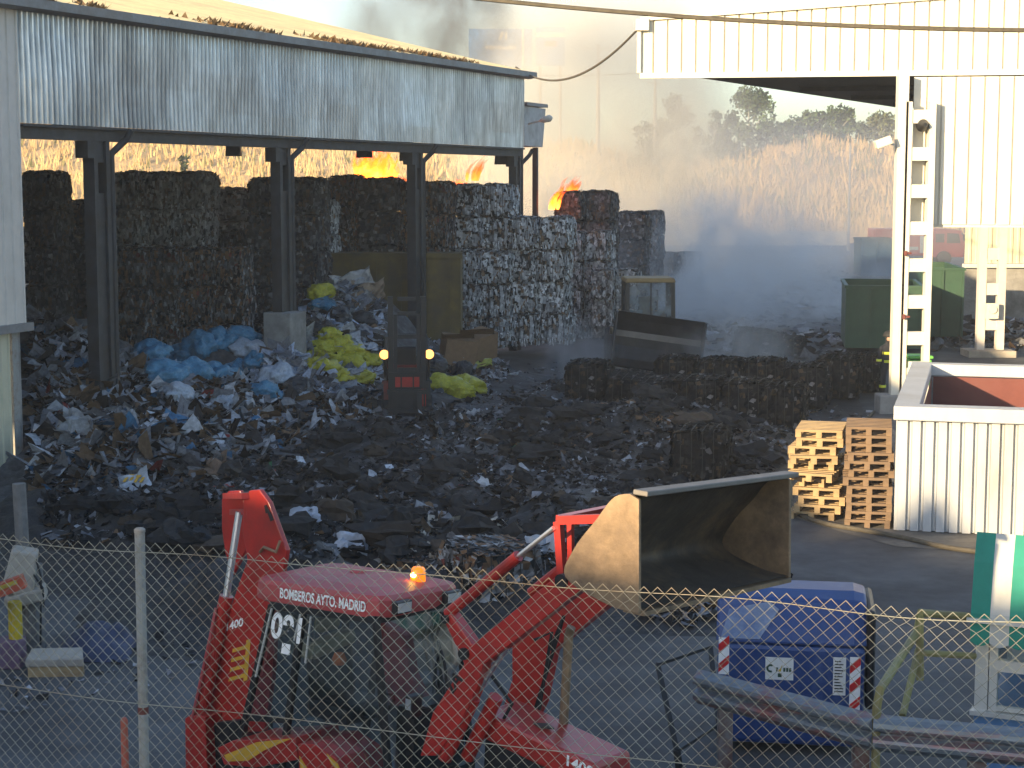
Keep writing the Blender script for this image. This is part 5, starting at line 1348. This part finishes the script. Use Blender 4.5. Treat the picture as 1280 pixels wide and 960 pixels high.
m = MB(); m.bar(top_l + Vector((.02, -.03, .01)), top_l + Wv + Vector((.02, .03, .01)), .11, .035); m.build("lip", M_steel, bu, bevel=.008)
m = MB(); e = near[7]; m.bar(e + Vector((-.06, 0, .0)), e + Wv + Vector((-.06, 0, 0)), .16, .03); m.build("cutting_edge", M_bucket, bu)
# rear boom
bm_ = plate("boom", [(303, 665), (304, 624), (312, 613), (324, 612), (336, 628), (358, 688), (354, 712), (345, 760), (340, 850), (330, 915), (246, 915), (262, 850), (283, 774), (309, 700)], .0, .05, M_red)
bm2 = plate("boom_plate", [(277, 660), (277, 624), (285, 614), (300, 613), (306, 630), (306, 690), (290, 720), (281, 690)], .20, .04, M_red, bm_)
m = MB(); a, b = LP(312, 614, .0), LP(288, 614, .20); m.bar(a + Vector((0, 0, -.04)), b + Vector((0, 0, -.04)), .14, .05); m.bar(LP(312, 640, .02), LP(290, 640, .2), .05, .05); m.build("web", M_red, bm_)
text_mesh("lettering", "1400", .22, .075, M_lettw, bm_, LP(283, 789, -.004), LP(314, 777, 0) - LP(283, 787, 0), (0, 0, 1))
m = MB()
for k in range(4):
    y0 = 805 + k * 12; m.prism([LP(px, py, -.006) for px, py in ((291 - k * 1.5, y0 + 6), (313 - k * 1.5, y0), (312 - k * 1.5, y0 + 5), (290 - k * 1.5, y0 + 11))], (0, .004, 0))
m.prism([LP(px, py, -.006) for px, py in ((308, 800), (313, 799), (309, 850), (304, 852))], (0, .003, 0)); m.build("marking", M_letty, bm_)
m = MB(); m.prism([LP(px, py, -.006) for px, py in ((334, 640), (338, 640), (342, 650), (338, 652))], (0, .004, 0)); m.prism([LP(px, py, -.006) for px, py in ((330, 632), (333, 631), (337, 640), (332, 642))], (0, .004, 0)); m.build("marking", M_lettk, bm_)
m = MB(); m.tube([LP(325, 690, -.03), LP(330, 684, -.05), LP(345, 690, -.06), LP(350, 676, -.04)], .014, 6); m.build("hose", M_bucket, bm_)
a, b, c = LP(248, 905, -.12), LP(283, 745, -.02), LP(299, 640, .05)
m = MB(); m.tube([a, a.lerp(b, .55), b], .07, 16, rs=[.066, .062, .06]); cy = m.build("boom_cylinder", M_red, bh)
m = MB(); m.tube([b, c], .031, 12); m.build("rod", M_chrome, cy)
m = MB(); m.tube([LP(240, 900, -.2), LP(262, 800, -.16), LP(270, 760, -.1)], .014, 6); m.build("pipe", M_redroof, cy)
plate("slew_block", [(231, 898), (238, 893), (256, 896), (260, 985), (232, 985)], -.2, .3, M_red)
plate("stabiliser_frame", [(262, 905), (300, 900), (296, 985), (264, 985)], -.1, .4, M_blackp)

# ================================================================== CHAIN LINK FENCE
FA, FB_ = Vector((-3.4, 10.12, 0)), Vector((2.95, 7.82, 0)); FT = 4.0
fd = (FB_ - FA); FLen = fd.length; fd.normalize(); fnn = Vector((-fd.y, fd.x, 0))
fen = empty("chain_link_fence", (FA.x, FA.y, 2.0), "rusty yellowish chain link fence with one round steel post across the whole foreground", "fence")
def fp_(u, z, o=0): 
    sag = .028 * math.sin(u * 1.9) ** 2 * (1 if z > 1.9 else .5)
    return fd * u + Vector((0, 0, z - sag)) + fnn * o
m = MB(); du, dz = .036, .0355; nz_ = int(2.0 / dz); rr = random.Random(4); wr = .0023
for i in range(int(FLen / du)):
    pts = []
    for k in range(nz_ + 1):
        u = (i + ((k + i) % 2)) * du
        z = 2.0 - k * dz * 1.0
        jig = .004 * mnoise.noise(Vector((u * 3, z * 3, 0)))
        pts.append(fp_(u + jig, z + .004 * mnoise.noise(Vector((u * 2, z * 2, 7))), (.0025 if (k + i) % 2 else -.0025)))
    m.tube(pts, wr, 4, caps=False)
m.build("wire_mesh", M_wire, fen)
for z in (1.955, 1.08, .12):
    m = MB(); m.tube([fp_(u * FLen / 40, z + .012 * math.sin(u * .55), .006) for u in range(41)], .0028, 5); m.build("tension_wire", M_wire, fen)
# post at px 175
best = min(range(1000), key=lambda i: abs(640 + F * (FA + fd * FLen * i / 1000).x / ((FA + fd * FLen * i / 1000).y * CP + .4) - 176)); u = FLen * best / 1000
pz = zat(664, (FA + fd * u).y)
m = MB(); m.tube([fd * u + fnn * .035 + Vector((0, 0, 0)), fd * u + fnn * .035 + Vector((.01, 0, pz - 2.0))], .029, 16); po = m.build("post", M_post, fen)
m = MB(); m.lathe([(.032, -.012), (.032, .004), (.022, .012), (.004, .016)], fd * u + fnn * .035 + Vector((.01, 0, pz - 2.0)), 16); m.build("cap", M_post, po)
m = MB(); m.lathe([(.031, -.02), (.031, .02)], fd * u + fnn * .035 + Vector((.005, 0, zat(893, 9.6) - 2.0)), 16); m.build("clamp", M_rust, po)
# red stake
p = at(155, 900, 10.25)
m = MB(); m.tube([(0, 0, 0), (.0, 0, p.z - 2.0), (0, 0, p.z - 1.985)], .022, 10, rs=[.022, .022, .014]); o = m.build("marker_stake", mat("orange_red_paint", (.42, .085, .05), .6, dirt=(.3, .12, .08), dscale=5), None, (p.x, 10.25, 2.0)); tag(o, "short orange red stake just left of the round fence post", "stake")

# ================================================================== RIGHT FOREGROUND: bin, guardrail, railing, kiosk
cY = 17.9
a, b = at(897, 950, cY), at(1075, 950, cY)
cw = b.x - a.x
cb = empty("recycling_container", ((a.x + b.x) / 2, cY, 0), "big dark blue plastic recycling container with red and white striped corners behind the guardrail", "recycling container", rz=-.16)
hw = cw / 2; T = zat(748, cY); S = zat(808, cY)
m = MB(); m.prism([(-hw, 0, .15), (hw, 0, .15), (hw, 0, S), (hw, .02, S), (-hw, .02, S), (-hw, 0, S)], (0, .02, 0))
m = MB(); m.box((0, .62, S / 2 + .06), (cw, 1.24, S - .1), taper=1.02); m.build("body", M_blue, cb, bevel=.05)
m = MB(); lp_ = [(-.02, S + .02), (.05, S + .17), (.22, T - .06), (.45, T), (.85, T), (1.08, T - .08), (1.26, S + .02)]
prev = None
o_ = len(m.v)
for x in (-hw - .03, -hw + .1, hw - .1, hw + .03):
    k = .93 if abs(x) > hw else 1.0
    for y, z in lp_: m.v.append(Vector((x, .62 + (y - .62) * k, S + .02 + (z - S - .02) * k)))
n7 = len(lp_)
for i in range(3):
    for j in range(n7 - 1): q = i * n7 + j; m.face([q, q + 1, q + n7 + 1, q + n7])
m.face(list(range(n7))); m.face([3 * n7 + j for j in range(n7)][::-1]); m.face([i * n7 for i in range(4)]); m.face([i * n7 + n7 - 1 for i in range(4)][::-1])
ldd = m.build("lid", M_blue, cb, bevel=.03)
m = MB(); m.prism([(-hw + .02, -.0, S + .06), (-hw + .42, -.0, S + .06), (-hw + .62, .14, T - .16), (-hw + .52, .19, T - .09), (-hw + .1, .14, T - .17)], (0, -.012, .006)); m.build("worn_patch", M_bluefade, ldd)
m = MB(); m.bbox((hw + .025, .06, .5), (hw + .12, 1.2, T - .12)); m.build("side_wall", M_blackp, cb, bevel=.06)
def stripes(x, z0, z1, w_=.11):
    m = MB(); m.bbox((x, -.012, z0), (x + w_, -.004, z1)); st = m.build("reflector_strip", M_lettw, cb)
    m = MB(); z = z0 + .02
    while z < z1 - .15: m.prism([(x + .001, -.016, z), (x + w_ - .001, -.016, z + .10), (x + w_ - .001, -.016, z + .19), (x + .001, -.016, z + .09)], (0, .0035, 0)); z += .21
    m.build("red_stripe", mat("red_reflector", (.62, .03, .03), .4), st)
stripes(-hw + .0, zat(846, cY), zat(800, cY)); stripes(hw - .14, zat(890, cY), zat(820, cY) + .02)
sx = -hw + .72 * cw * .52
m = MB(); m.bbox((-.26, -.012, zat(850, cY)), (.03, -.004, zat(822, cY))); sg = m.build("sign_plate", M_signw, cb)
m = MB(); z0 = zat(836, cY)
for i in range(10):
    t0 = .9 + i * .42; t1 = t0 + .42
    if i < 10: m.prism([(-.205 + .045 * math.cos(t0), -.015, z0 + .045 * math.sin(t0)), (-.205 + .045 * math.cos(t1), -.015, z0 + .045 * math.sin(t1)), (-.205 + .024 * math.cos(t1), -.015, z0 + .024 * math.sin(t1)), (-.205 + .024 * math.cos(t0), -.015, z0 + .024 * math.sin(t0))], (0, .002, 0))
for i, x in enumerate((-.15, -.075, -.045, -.015)): m.bbox((x, -.015, z0 - .03), (x + .022, -.0125, z0 + .012))
m.bbox((-.13, -.015, z0 - .09), (-.09, -.0125, z0 - .05))
m.build("green_lettering", M_green, sg)
m = MB(); m.prism([(-.125, -.016, z0 - .03), (-.10, -.016, z0 - .03), (-.085, -.016, z0 + .045)], (0, .002, 0)); m.build("yellow_mark", M_yel, sg)
m = MB(); m.bbox((hw - .31, -.012, zat(866, cY)), (hw - .18, -.004, zat(820, cY) + .01)); sg2 = m.build("notice", M_signw, cb)
m = MB(); rr = random.Random(6); z = zat(862, cY)
while z < zat(824, cY): m.bbox((hw - .295, -.015, z), (hw - .295 + rr.uniform(.05, .10), -.0125, z + .012)); z += .032
m.build("small_print", M_lettk, sg2)
# litter on ground against the container
# guardrail: W profile beam on posts
def wbeam(m, p, q, hgt=.30, dep=.07):
    p, q = Vector(p), Vector(q); d = (q - p).normalized(); n = Vector((d.y, -d.x, 0)).normalized()
    prof = [(0, 0), (.3, .08), (.9, .18), (1, .3), (.9, .38), (.15, .46), (0, .5), (.15, .54), (.9, .62), (1, .7), (.9, .82), (.3, .92), (0, 1)]
    prof = [(a * dep, (b - .5) * hgt) for a, b in prof]
    o = len(m.v); k = len(prof)
    for base in (p, q):
        for a, b in prof: m.v.append(base + n * a + Vector((0, 0, b)))
        for a, b in prof: m.v.append(base + n * (a - .012) + Vector((0, 0, b)))
    for j in range(k - 1):
        m.face([o + j, o + j + 1, o + 2 * k + j + 1, o + 2 * k + j]); m.face([o + k + j + 1, o + k + j, o + 3 * k + j, o + 3 * k + j + 1])
g0, g1 = at(872, 858, 14.6), at(1092, 916, 13.4); g2 = at(1320, 938, 13.0)
gr = empty("guardrail", (g1.x, g1.y, 0), "dented blue grey guardrail with rusty pink patches running past the blue container", "guardrail")
o_ = Vector((g1.x, g1.y, 0))
for a, b in ((g0, g1), (g1, g2)):
    m = MB(); wbeam(m, a - o_, b - o_ + Vector((0, 0, 0))); m.build("beam", M_rail, gr)
for t in (g0.lerp(g1, .18), g0.lerp(g1, .95), g1.lerp(g2, .6)):
    m = MB(); q = t - o_; m.box((q.x, q.y + .12, (t.z + .1) / 2), (.12, .12, t.z + .1)); m.build("post", mat("rusty_post", (.16, .09, .075), .8, dirt=(.2, .2, .2), dscale=3), gr)
# yellow green stair railing
rl = empty("stair_railing", (at(1100, 900, 13.6).x, 13.6, 0), "faded yellow green tubular railing between the blue container and the kiosk", "railing")
o_ = Vector(rl.location)
def RT(pts, Y, r, nm="rail"):
    m = MB(); m.tube([at(px, py, y) - o_ for px, py, y in pts], r, 8); m.build(nm, M_olive, rl)
RT([(1094, 990, 13.4), (1096, 885, 13.4), (1100, 862, 13.4), (1146, 790, 14.6), (1150, 766, 14.6), (1215, 771, 14.9)], 0, .036)
RT([(1150, 768, 14.6), (1150, 850, 14.6)], 0, .034, "post"); RT([(1152, 816, 14.6), (1218, 820, 14.9)], 0, .030); RT([(1148, 812, 14.7), (1128, 895, 14.0)], 0, .030)
# leaning metal frame
a = at(822, 830, 16.4)
fr0 = empty("metal_frame", (a.x, 16.4, zat(940, 16.2)), "thin black rectangular metal frame leaning left of the blue container", "frame")
m = MB(); C4 = [at(822, 830, 16.6), at(888, 808, 17.0), at(898, 905, 16.6), at(846, 938, 16.1)]; o_ = Vector(fr0.location)
for i in range(4): m.bar(C4[i] - o_, C4[(i + 1) % 4] - o_, .045, .03)
m.build("tube_frame", M_blackp, fr0)
for i, e_ in ((3, .1), (2, .15)):
    m = MB(); m.bar(C4[i] - o_, Vector((C4[i].x + e_, C4[i].y + .1, 0)) - o_, .05, .05); m.build("leg", M_blackp, fr0)
# kiosk with striped awning
kY = 15.0
k0 = at(1217, 900, kY)
ki = empty("weighbridge_kiosk", (k0.x, kY, 0), "small kiosk with green and white striped awning and white window frames", "kiosk", rz=-.42)
zs, zb = zat(888, kY), zat(920, kY); zat_ = zat(672, kY); zw0 = zat(768, kY)
KW = 2.6; KD = 2.0
m = MB(); m.bbox((0, 0, 0), (KW, KD, zs - .03)); m.build("base_wall", M_plank, ki)
m = MB(); m.bbox((.0, .0, zs - .03), (.11, .11, zat_ - .0)); m.bbox((KW - .11, 0, zs - .03), (KW, .11, zat_)); m.bbox((0, KD - .1, zs - .03), (KW, KD, zat_ - .56)); m.bbox((-.03, -.05, zs - .03), (KW, .1, zs + .01)); m.bbox((.12, -.01, zat(836, kY)), (KW - .12, .07, zat(822, kY))); m.bbox((.12, 0, zs + .012), (.19, .07, zat_ - .3)); m.bbox((.12, -.005, zat(885, kY)), (KW - .12, .06, zat(880, kY)))
m.bbox((1.2, 0, zs + .02), (1.27, .07, zat_));  m.prism([(0, 0, zat_ + .001), (0, 0, zat_ + .05), (0, KD, zat_ - .50), (0, KD, zat_ - .55)], (KW, 0, 0))
m.build("window_frame", M_alu, ki)
m = MB(); m.quad((.19, .04, zs), (KW - .12, .04, zs), (KW - .12, .04, zat_ - .1), (.19, .04, zat_ - .1)); m.quad((.05, .1, zs), (.05, KD - .1, zs), (.05, KD - .1, zat_ - .56), (.05, .1, zat_ - .05)); m.build("window", M_glass, ki)
m = MB(); m.box((1.0, 1.2, zs - .1), (1.8, .7, .1)); m.build("desk", M_wood, ki)
aw = MB(); nst = 16; sw = KW / nst * 1.0
pr_ = [(.0, zat_ + .05), (-.10, zat(700, kY) - .0), (-.20, zat(760, kY)), (-.20, zat(768, kY)), (-.2, zat(795, kY))]
for i in range(nst):
    x0, x1 = -.02 + i * sw, -.02 + (i + 1) * sw
    for j in range(len(pr_) - 1):
        n4 = 4 if j == len(pr_) - 2 else 1
        (ya, za), (yb2, zb2) = pr_[j], pr_[j + 1]
        for q in range(n4):
            u0, u1 = x0 + (x1 - x0) * q / n4, x0 + (x1 - x0) * (q + 1) / n4
            sc0 = -.035 * math.sin(PI * q / n4) if j == len(pr_) - 2 else 0; sc1 = -.035 * math.sin(PI * (q + 1) / n4) if j == len(pr_) - 2 else 0
            aw.quad((u0, ya, za), (u1, ya, za), (u1, yb2, zb2 + sc1), (u0, yb2, zb2 + sc0), i % 2)
awo = aw.build("awning", [M_awng, M_awnw], ki)
m = MB(); m.bar((-.05, -.22, zat(768, kY)), (KW + .05, -.22, zat(768, kY)), .035, .035); m.bar((0, -.2, zat(769, kY)), (.0, .0, zat(769, kY)), .025); m.build("front_bar", M_alu, awo)

# ================================================================== LEFT FOREGROUND
lY = 21.3
b0 = at(22, 862, lY)
bl_ = empty("barrier_post", (b0.x, lY, 0), "yellow and purple painted barrier post at the left edge", "post")
m = MB(); m.tube([(0, 0, .36), (0, 0, zat(752, lY))], .085, 12); m.build("upper_post", M_yel, bl_)
m = MB(); m.box((-.06, 0, .18), (.3, .3, .36)); m.build("base", M_purple, bl_, bevel=.02)
h = at(30, 715, 21.8); g = at(45, 830, 21.8)
hd = empty("machine_post", (g.x, 21.8, 0), "pale battered control box on a concrete post with loose cables at the left edge", "control post")
m = MB(); m.tube([(0, 0, 0), (-.02, 0, h.z + .1)], .14, 10); m.tube([(-.15, .1, h.z + .3), (-.17, .1, zat(606, 21.8))], .085, 10); m.build("post", mat("grimy_post", (.17, .165, .16), .85, var=.3), hd)
m = MB(); m.box((h.x - g.x, -.1, h.z + .05), (.40, .36, .55), Euler((.1, .2, .2)).to_matrix(), taper=.8); m.box((h.x - g.x + .05, -.12, h.z - .28), (.5, .3, .16), Euler((.1, -.25, .1)).to_matrix()); m.build("control_box", M_concp, hd, bevel=.03)
m = MB(); q = h - Vector((g.x, 21.8, 0)); m.tube([q + Vector((.2, -.2, .25)), q + Vector((.28, -.25, 0)), q + Vector((.25, -.2, -.5)), q + Vector((.22, -.15, -.9))], .014, 6); m.tube([q + Vector((.12, -.2, .1)), q + Vector((.3, -.25, -.15)), q + Vector((.29, -.2, -.4))], .014, 6); m.build("cable", M_black, hd)
p = at(6, 735, 21.0); m = MB(); m.box((0, 0, 0), (.5, .16, .16), Euler((0, -.35, .1)).to_matrix()); m2 = m
o = m.build("barrier_arm", mat("barrier_red", (.42, .08, .04), .6), hd); o.location = p - Vector(hd.location)
m = MB(); m.box((0, -.085, .03), (.36, .01, .05), Euler((0, -.35, .1)).to_matrix()); oo = m.build("yellow_stripe", M_yel, o)
s1 = gnd(75, 840)
sb = empty("stone_slab", (s1.x, s1.y, 0), "pale stone slab lying on two wooden blocks near the left fence", "slab", rz=.05)
m = MB(); m.prism([(-.36, -.25, .13), (.34, -.25, .13), (.22, .30, .13), (-.40, .28, .13)], (0, 0, .10)); m.build("slab", M_concp, sb, bevel=.015)
m = MB(); m.bbox((-.34, -.22, 0), (.32, -.12, .128)); m.bbox((-.34, .12, 0), (.22, .22, .128)); m.build("wooden_block", M_wood, sb)
p = gnd(112, 822)
m = MB(); n = 14
for j in range(n + 1):
    for i in range(n + 1):
        a, b = i / n - .5, j / n - .5; r_ = max(0, 1 - (a * a + b * b) * 4.2)
        m.v.append(Vector((a * 1.0, b * 1.3, .36 * r_ ** .6 * (.8 + .6 * mnoise.noise(Vector((a * 4, b * 4, 2)))) + .01)))
for j in range(n):
    for i in range(n): k = j * (n + 1) + i; m.face([k, k + 1, k + n + 2, k + n + 1])
o = m.build("tarpaulin", mat("dark_blue_tarp", (.03, .04, .085), .55, var=.4, scale=4, bump=.4), None, p + Vector((0, .4, 0)), smooth=True); tag(o, "crumpled dark blue tarpaulin on the ground behind the pale slab", "tarpaulin")
# ================================================================== FIRE AND SMOKE
def flame_mat(name, hot=9.0):
    m = bpy.data.materials.new(name); m.use_nodes = True
    t = m.node_tree; N, Lk = t.nodes.new, t.links.new
    t.nodes.remove(t.nodes["Principled BSDF"]); out = t.nodes["Material Output"]
    tc = N("ShaderNodeTexCoord"); nz = N("ShaderNodeTexNoise"); nz.inputs["Scale"].default_value = 2.4; nz.inputs["Detail"].default_value = 5; nz.inputs["Distortion"].default_value = .8
    Lk(tc.outputs["Object"], nz.inputs["Vector"])
    sp_ = N("ShaderNodeSeparateXYZ"); Lk(tc.outputs["Generated"], sp_.inputs[0])
    ad = N("ShaderNodeMath"); ad.operation = 'MULTIPLY_ADD'; Lk(sp_.outputs[2], ad.inputs[0]); ad.inputs[1].default_value = -.75; Lk(nz.outputs["Fac"], ad.inputs[2])
    rp = N("ShaderNodeValToRGB"); e = rp.color_ramp.elements
    e[0].position = -.0; e[0].color = (.55, .03, .0, 1); e[1].position = .62; e[1].color = (1.0, .34, .04, 1)
    q = rp.color_ramp.elements.new(.3); q.color = (1.0, .10, .006, 1)
    mv = N("ShaderNodeMath"); mv.operation = 'ADD'; Lk(ad.outputs[0], mv.inputs[0]); mv.inputs[1].default_value = .1
    Lk(mv.outputs[0], rp.inputs[0])
    em = N("ShaderNodeEmission"); Lk(rp.outputs[0], em.inputs[0]); em.inputs[1].default_value = hot
    tr = N("ShaderNodeBsdfTransparent")
    al = N("ShaderNodeMapRange"); al.inputs[1].default_value, al.inputs[2].default_value = -.16, .42; al.inputs[3].default_value, al.inputs[4].default_value = 0.0, .8
    Lk(ad.outputs[0], al.inputs[0])
    lw = N("ShaderNodeLayerWeight"); lw.inputs[0].default_value = .45
    inv = N("ShaderNodeMath"); inv.operation = 'SUBTRACT'; inv.inputs[0].default_value = 1.0; Lk(lw.outputs["Facing"], inv.inputs[1])
    mu = N("ShaderNodeMath"); mu.operation = 'MULTIPLY'; Lk(al.outputs[0], mu.inputs[0]); Lk(inv.outputs[0], mu.inputs[1]); mu.use_clamp = True
    mx = N("ShaderNodeMixShader"); Lk(mu.outputs[0], mx.inputs[0]); Lk(tr.outputs[0], mx.inputs[1]); Lk(em.outputs[0], mx.inputs[2]); Lk(mx.outputs[0], out.inputs[0])
    return m
M_flame = flame_mat("flame", 4.0); M_flame2 = flame_mat("red_flame", 1.3)
def flame(px, pyb, Y, wpx, hpx, n, seed, label, ma, lean=.3):
    rr = random.Random(seed); s = F / Y; b = at(px, pyb, Y); m = MB(); W_, Hh = wpx / s, hpx / s
    for k in range(n):
        x = rr.uniform(-.5, .5) * W_ * .75; y = rr.uniform(-.5, .5) * W_; h = Hh * (1 - abs(x) / W_ * .9) * rr.uniform(.6, 1.05); r = W_ / (n ** .5) * rr.uniform(.28, .6); ph = rr.uniform(0, 6)
        pts, rs = [], []
        for i in range(11):
            t = i / 10; pts.append(Vector((x + lean * h * t * t + .12 * W_ * math.sin(ph + t * 5) * t, y + .08 * W_ * math.cos(ph + t * 4) * t, h * t))); rs.append(r * (.45 + .75 * math.sin(min(1, t * 2.2) * PI / 2)) * (1 - t) ** .8 + .01)
        m.tube(pts, r, 12, rs=rs)
    o = m.build("flame", ma, None, b, smooth=True); tag(o, label, "flame", "flames rising behind the bales")
flame(468, 234, 64.5, 60, 66, 26, 1, "largest orange yellow flame behind the bales left of the third column", M_flame, .05)
flame(590, 226, 66, 18, 48, 6, 2, "thin red flame tongue under the shed eave right of the third column", M_flame2, .5)
flame(572, 240, 63.4, 20, 24, 8, 3, "low orange flame licking over the white flecked stack", M_flame, .2)
flame(692, 262, 66.5, 16, 34, 8, 4, "small orange flame beside the smoking bale stack", M_flame, .5)
flame(708, 246, 70, 26, 34, 7, 5, "faint red flame in the smoke above the smoking stack", M_flame2, .4)
flame(500, 232, 66, 24, 16, 4, 6, "low red flame right of the largest one", M_flame2, .2)

def smoke(px, py, Y, rx, ry, rz_, dens, col, nsc, seed, label, lo=.42, hi=.7, absn=0.0, aniso=.2, dist=.0):
    c = at(px, py, Y)
    bm = bmesh.new(); bmesh.ops.create_icosphere(bm, subdivisions=3, radius=1)
    me = bpy.data.meshes.new("smoke")
    for v in bm.verts:
        v.co = Vector((v.co.x * rx, v.co.y * ry, v.co.z * rz_))
        if v.co.z + c.z < .02: v.co.z = .02 - c.z
    bm.to_mesh(me); bm.free()
    o = bpy.data.objects.new("smoke", me); COL.objects.link(o); o.location = c
    m = bpy.data.materials.new("smoke"); m.use_nodes = True; t = m.node_tree; N, Lk = t.nodes.new, t.links.new
    t.nodes.remove(t.nodes["Principled BSDF"]); out = t.nodes["Material Output"]
    pv = N("ShaderNodeVolumePrincipled"); pv.inputs["Color"].default_value = list(col) + [1]; pv.inputs["Anisotropy"].default_value = aniso
    tc = N("ShaderNodeTexCoord")
    mp = N("ShaderNodeMapping"); mp.inputs["Scale"].default_value = (1 / rx, 1 / ry, 1 / rz_); Lk(tc.outputs["Object"], mp.inputs["Vector"])
    gd = N("ShaderNodeTexGradient"); gd.gradient_type = 'SPHERICAL'; Lk(mp.outputs[0], gd.inputs[0])
    gm = N("ShaderNodeMapRange"); gm.inputs[1].default_value, gm.inputs[2].default_value = 0, .55; gm.interpolation_type = 'SMOOTHSTEP'; Lk(gd.outputs["Fac"], gm.inputs[0])
    m2 = N("ShaderNodeMapping"); m2.inputs["Location"].default_value = (seed * 7.3, seed * 3.1, 0); m2.inputs["Scale"].default_value = (1, 1, .75); Lk(tc.outputs["Object"], m2.inputs["Vector"])
    nz = N("ShaderNodeTexNoise"); nz.inputs["Scale"].default_value = nsc; nz.inputs["Detail"].default_value = 4; nz.inputs["Roughness"].default_value = .6; nz.inputs["Distortion"].default_value = dist; Lk(m2.outputs[0], nz.inputs["Vector"])
    nm = N("ShaderNodeMapRange"); nm.inputs[1].default_value, nm.inputs[2].default_value = lo, hi; nm.interpolation_type = 'SMOOTHSTEP'; Lk(nz.outputs["Fac"], nm.inputs[0])
    mu = N("ShaderNodeMath"); mu.operation = 'MULTIPLY'; Lk(gm.outputs[0], mu.inputs[0]); Lk(nm.outputs[0], mu.inputs[1])
    ms = N("ShaderNodeMath"); ms.operation = 'MULTIPLY'; Lk(mu.outputs[0], ms.inputs[0]); ms.inputs[1].default_value = dens
    Lk(ms.outputs[0], pv.inputs["Density"]); Lk(pv.outputs[0], out.inputs["Volume"])
    me.materials.append(m)
    stuff(o, label, "smoke")
SM = (.95, .90, .80)
smoke(742, 165, 105, 10.5, 20, 12.5, .17, SM, .13, 1, "tan smoke drifting up over the end of the shed", lo=.36, hi=.64, aniso=-.1, dist=.8)
smoke(955, 262, 124, 21, 30, 8.5, .044, (.98, .94, .90), .11, 2, "pale smoke lying over the far yard and slope", lo=.28, hi=.64, aniso=-.1, dist=.6)
smoke(862, 355, 84, 11, 20, 5.2, .34, (.90, .91, .93), .26, 3, "bluish smoke around and behind the wheel loader", lo=.42, hi=.66, dist=1.2)
smoke(726, 448, 52, 1.5, 1.6, 1.5, .50, (.92, .92, .94), .9, 4, "thin smoke rising from the leftmost charred bale", lo=.38, hi=.7, dist=.6)
smoke(915, 440, 52, 2.4, 2.2, 1.5, .42, (.92, .92, .94), .7, 5, "low smoke hanging over the back of the charred row", lo=.36, hi=.68, dist=.6)
smoke(705, 300, 72, 3.2, 3.5, 3.4, .22, (.85, .84, .84), .55, 8, "grey smoke curling off the smoking bale stack", lo=.42, hi=.66, dist=1.0)
smoke(545, 28, 84, 6.0, 7, 5.5, .34, (.32, .28, .25), .32, 6, "dark brown smoke plume above the shed roof", lo=.42, hi=.64, dist=.9)
smoke(560, 30, 118, 26, 20, 13, .011, SM, .12, 7, "thin tan smoke in front of the blue sign boards", lo=.25, hi=.6, aniso=-.1)
# smoky air over the whole yard
m = MB(); m.bbox((-150, -30, -1), (150, 300, 60))
hz = m.build("haze", None)
hm = bpy.data.materials.new("haze"); hm.use_nodes = True; t = hm.node_tree
t.nodes.remove(t.nodes["Principled BSDF"]); pv = t.nodes.new("ShaderNodeVolumePrincipled"); pv.inputs["Color"].default_value = (.88, .93, 1.0, 1); pv.inputs["Density"].default_value = .0006; pv.inputs["Anisotropy"].default_value = 0.0
t.links.new(pv.outputs[0], t.nodes["Material Output"].inputs["Volume"]); hz.data.materials.clear(); hz.data.materials.append(hm)
stuff(hz, "thin smoky air over the whole yard", "haze")
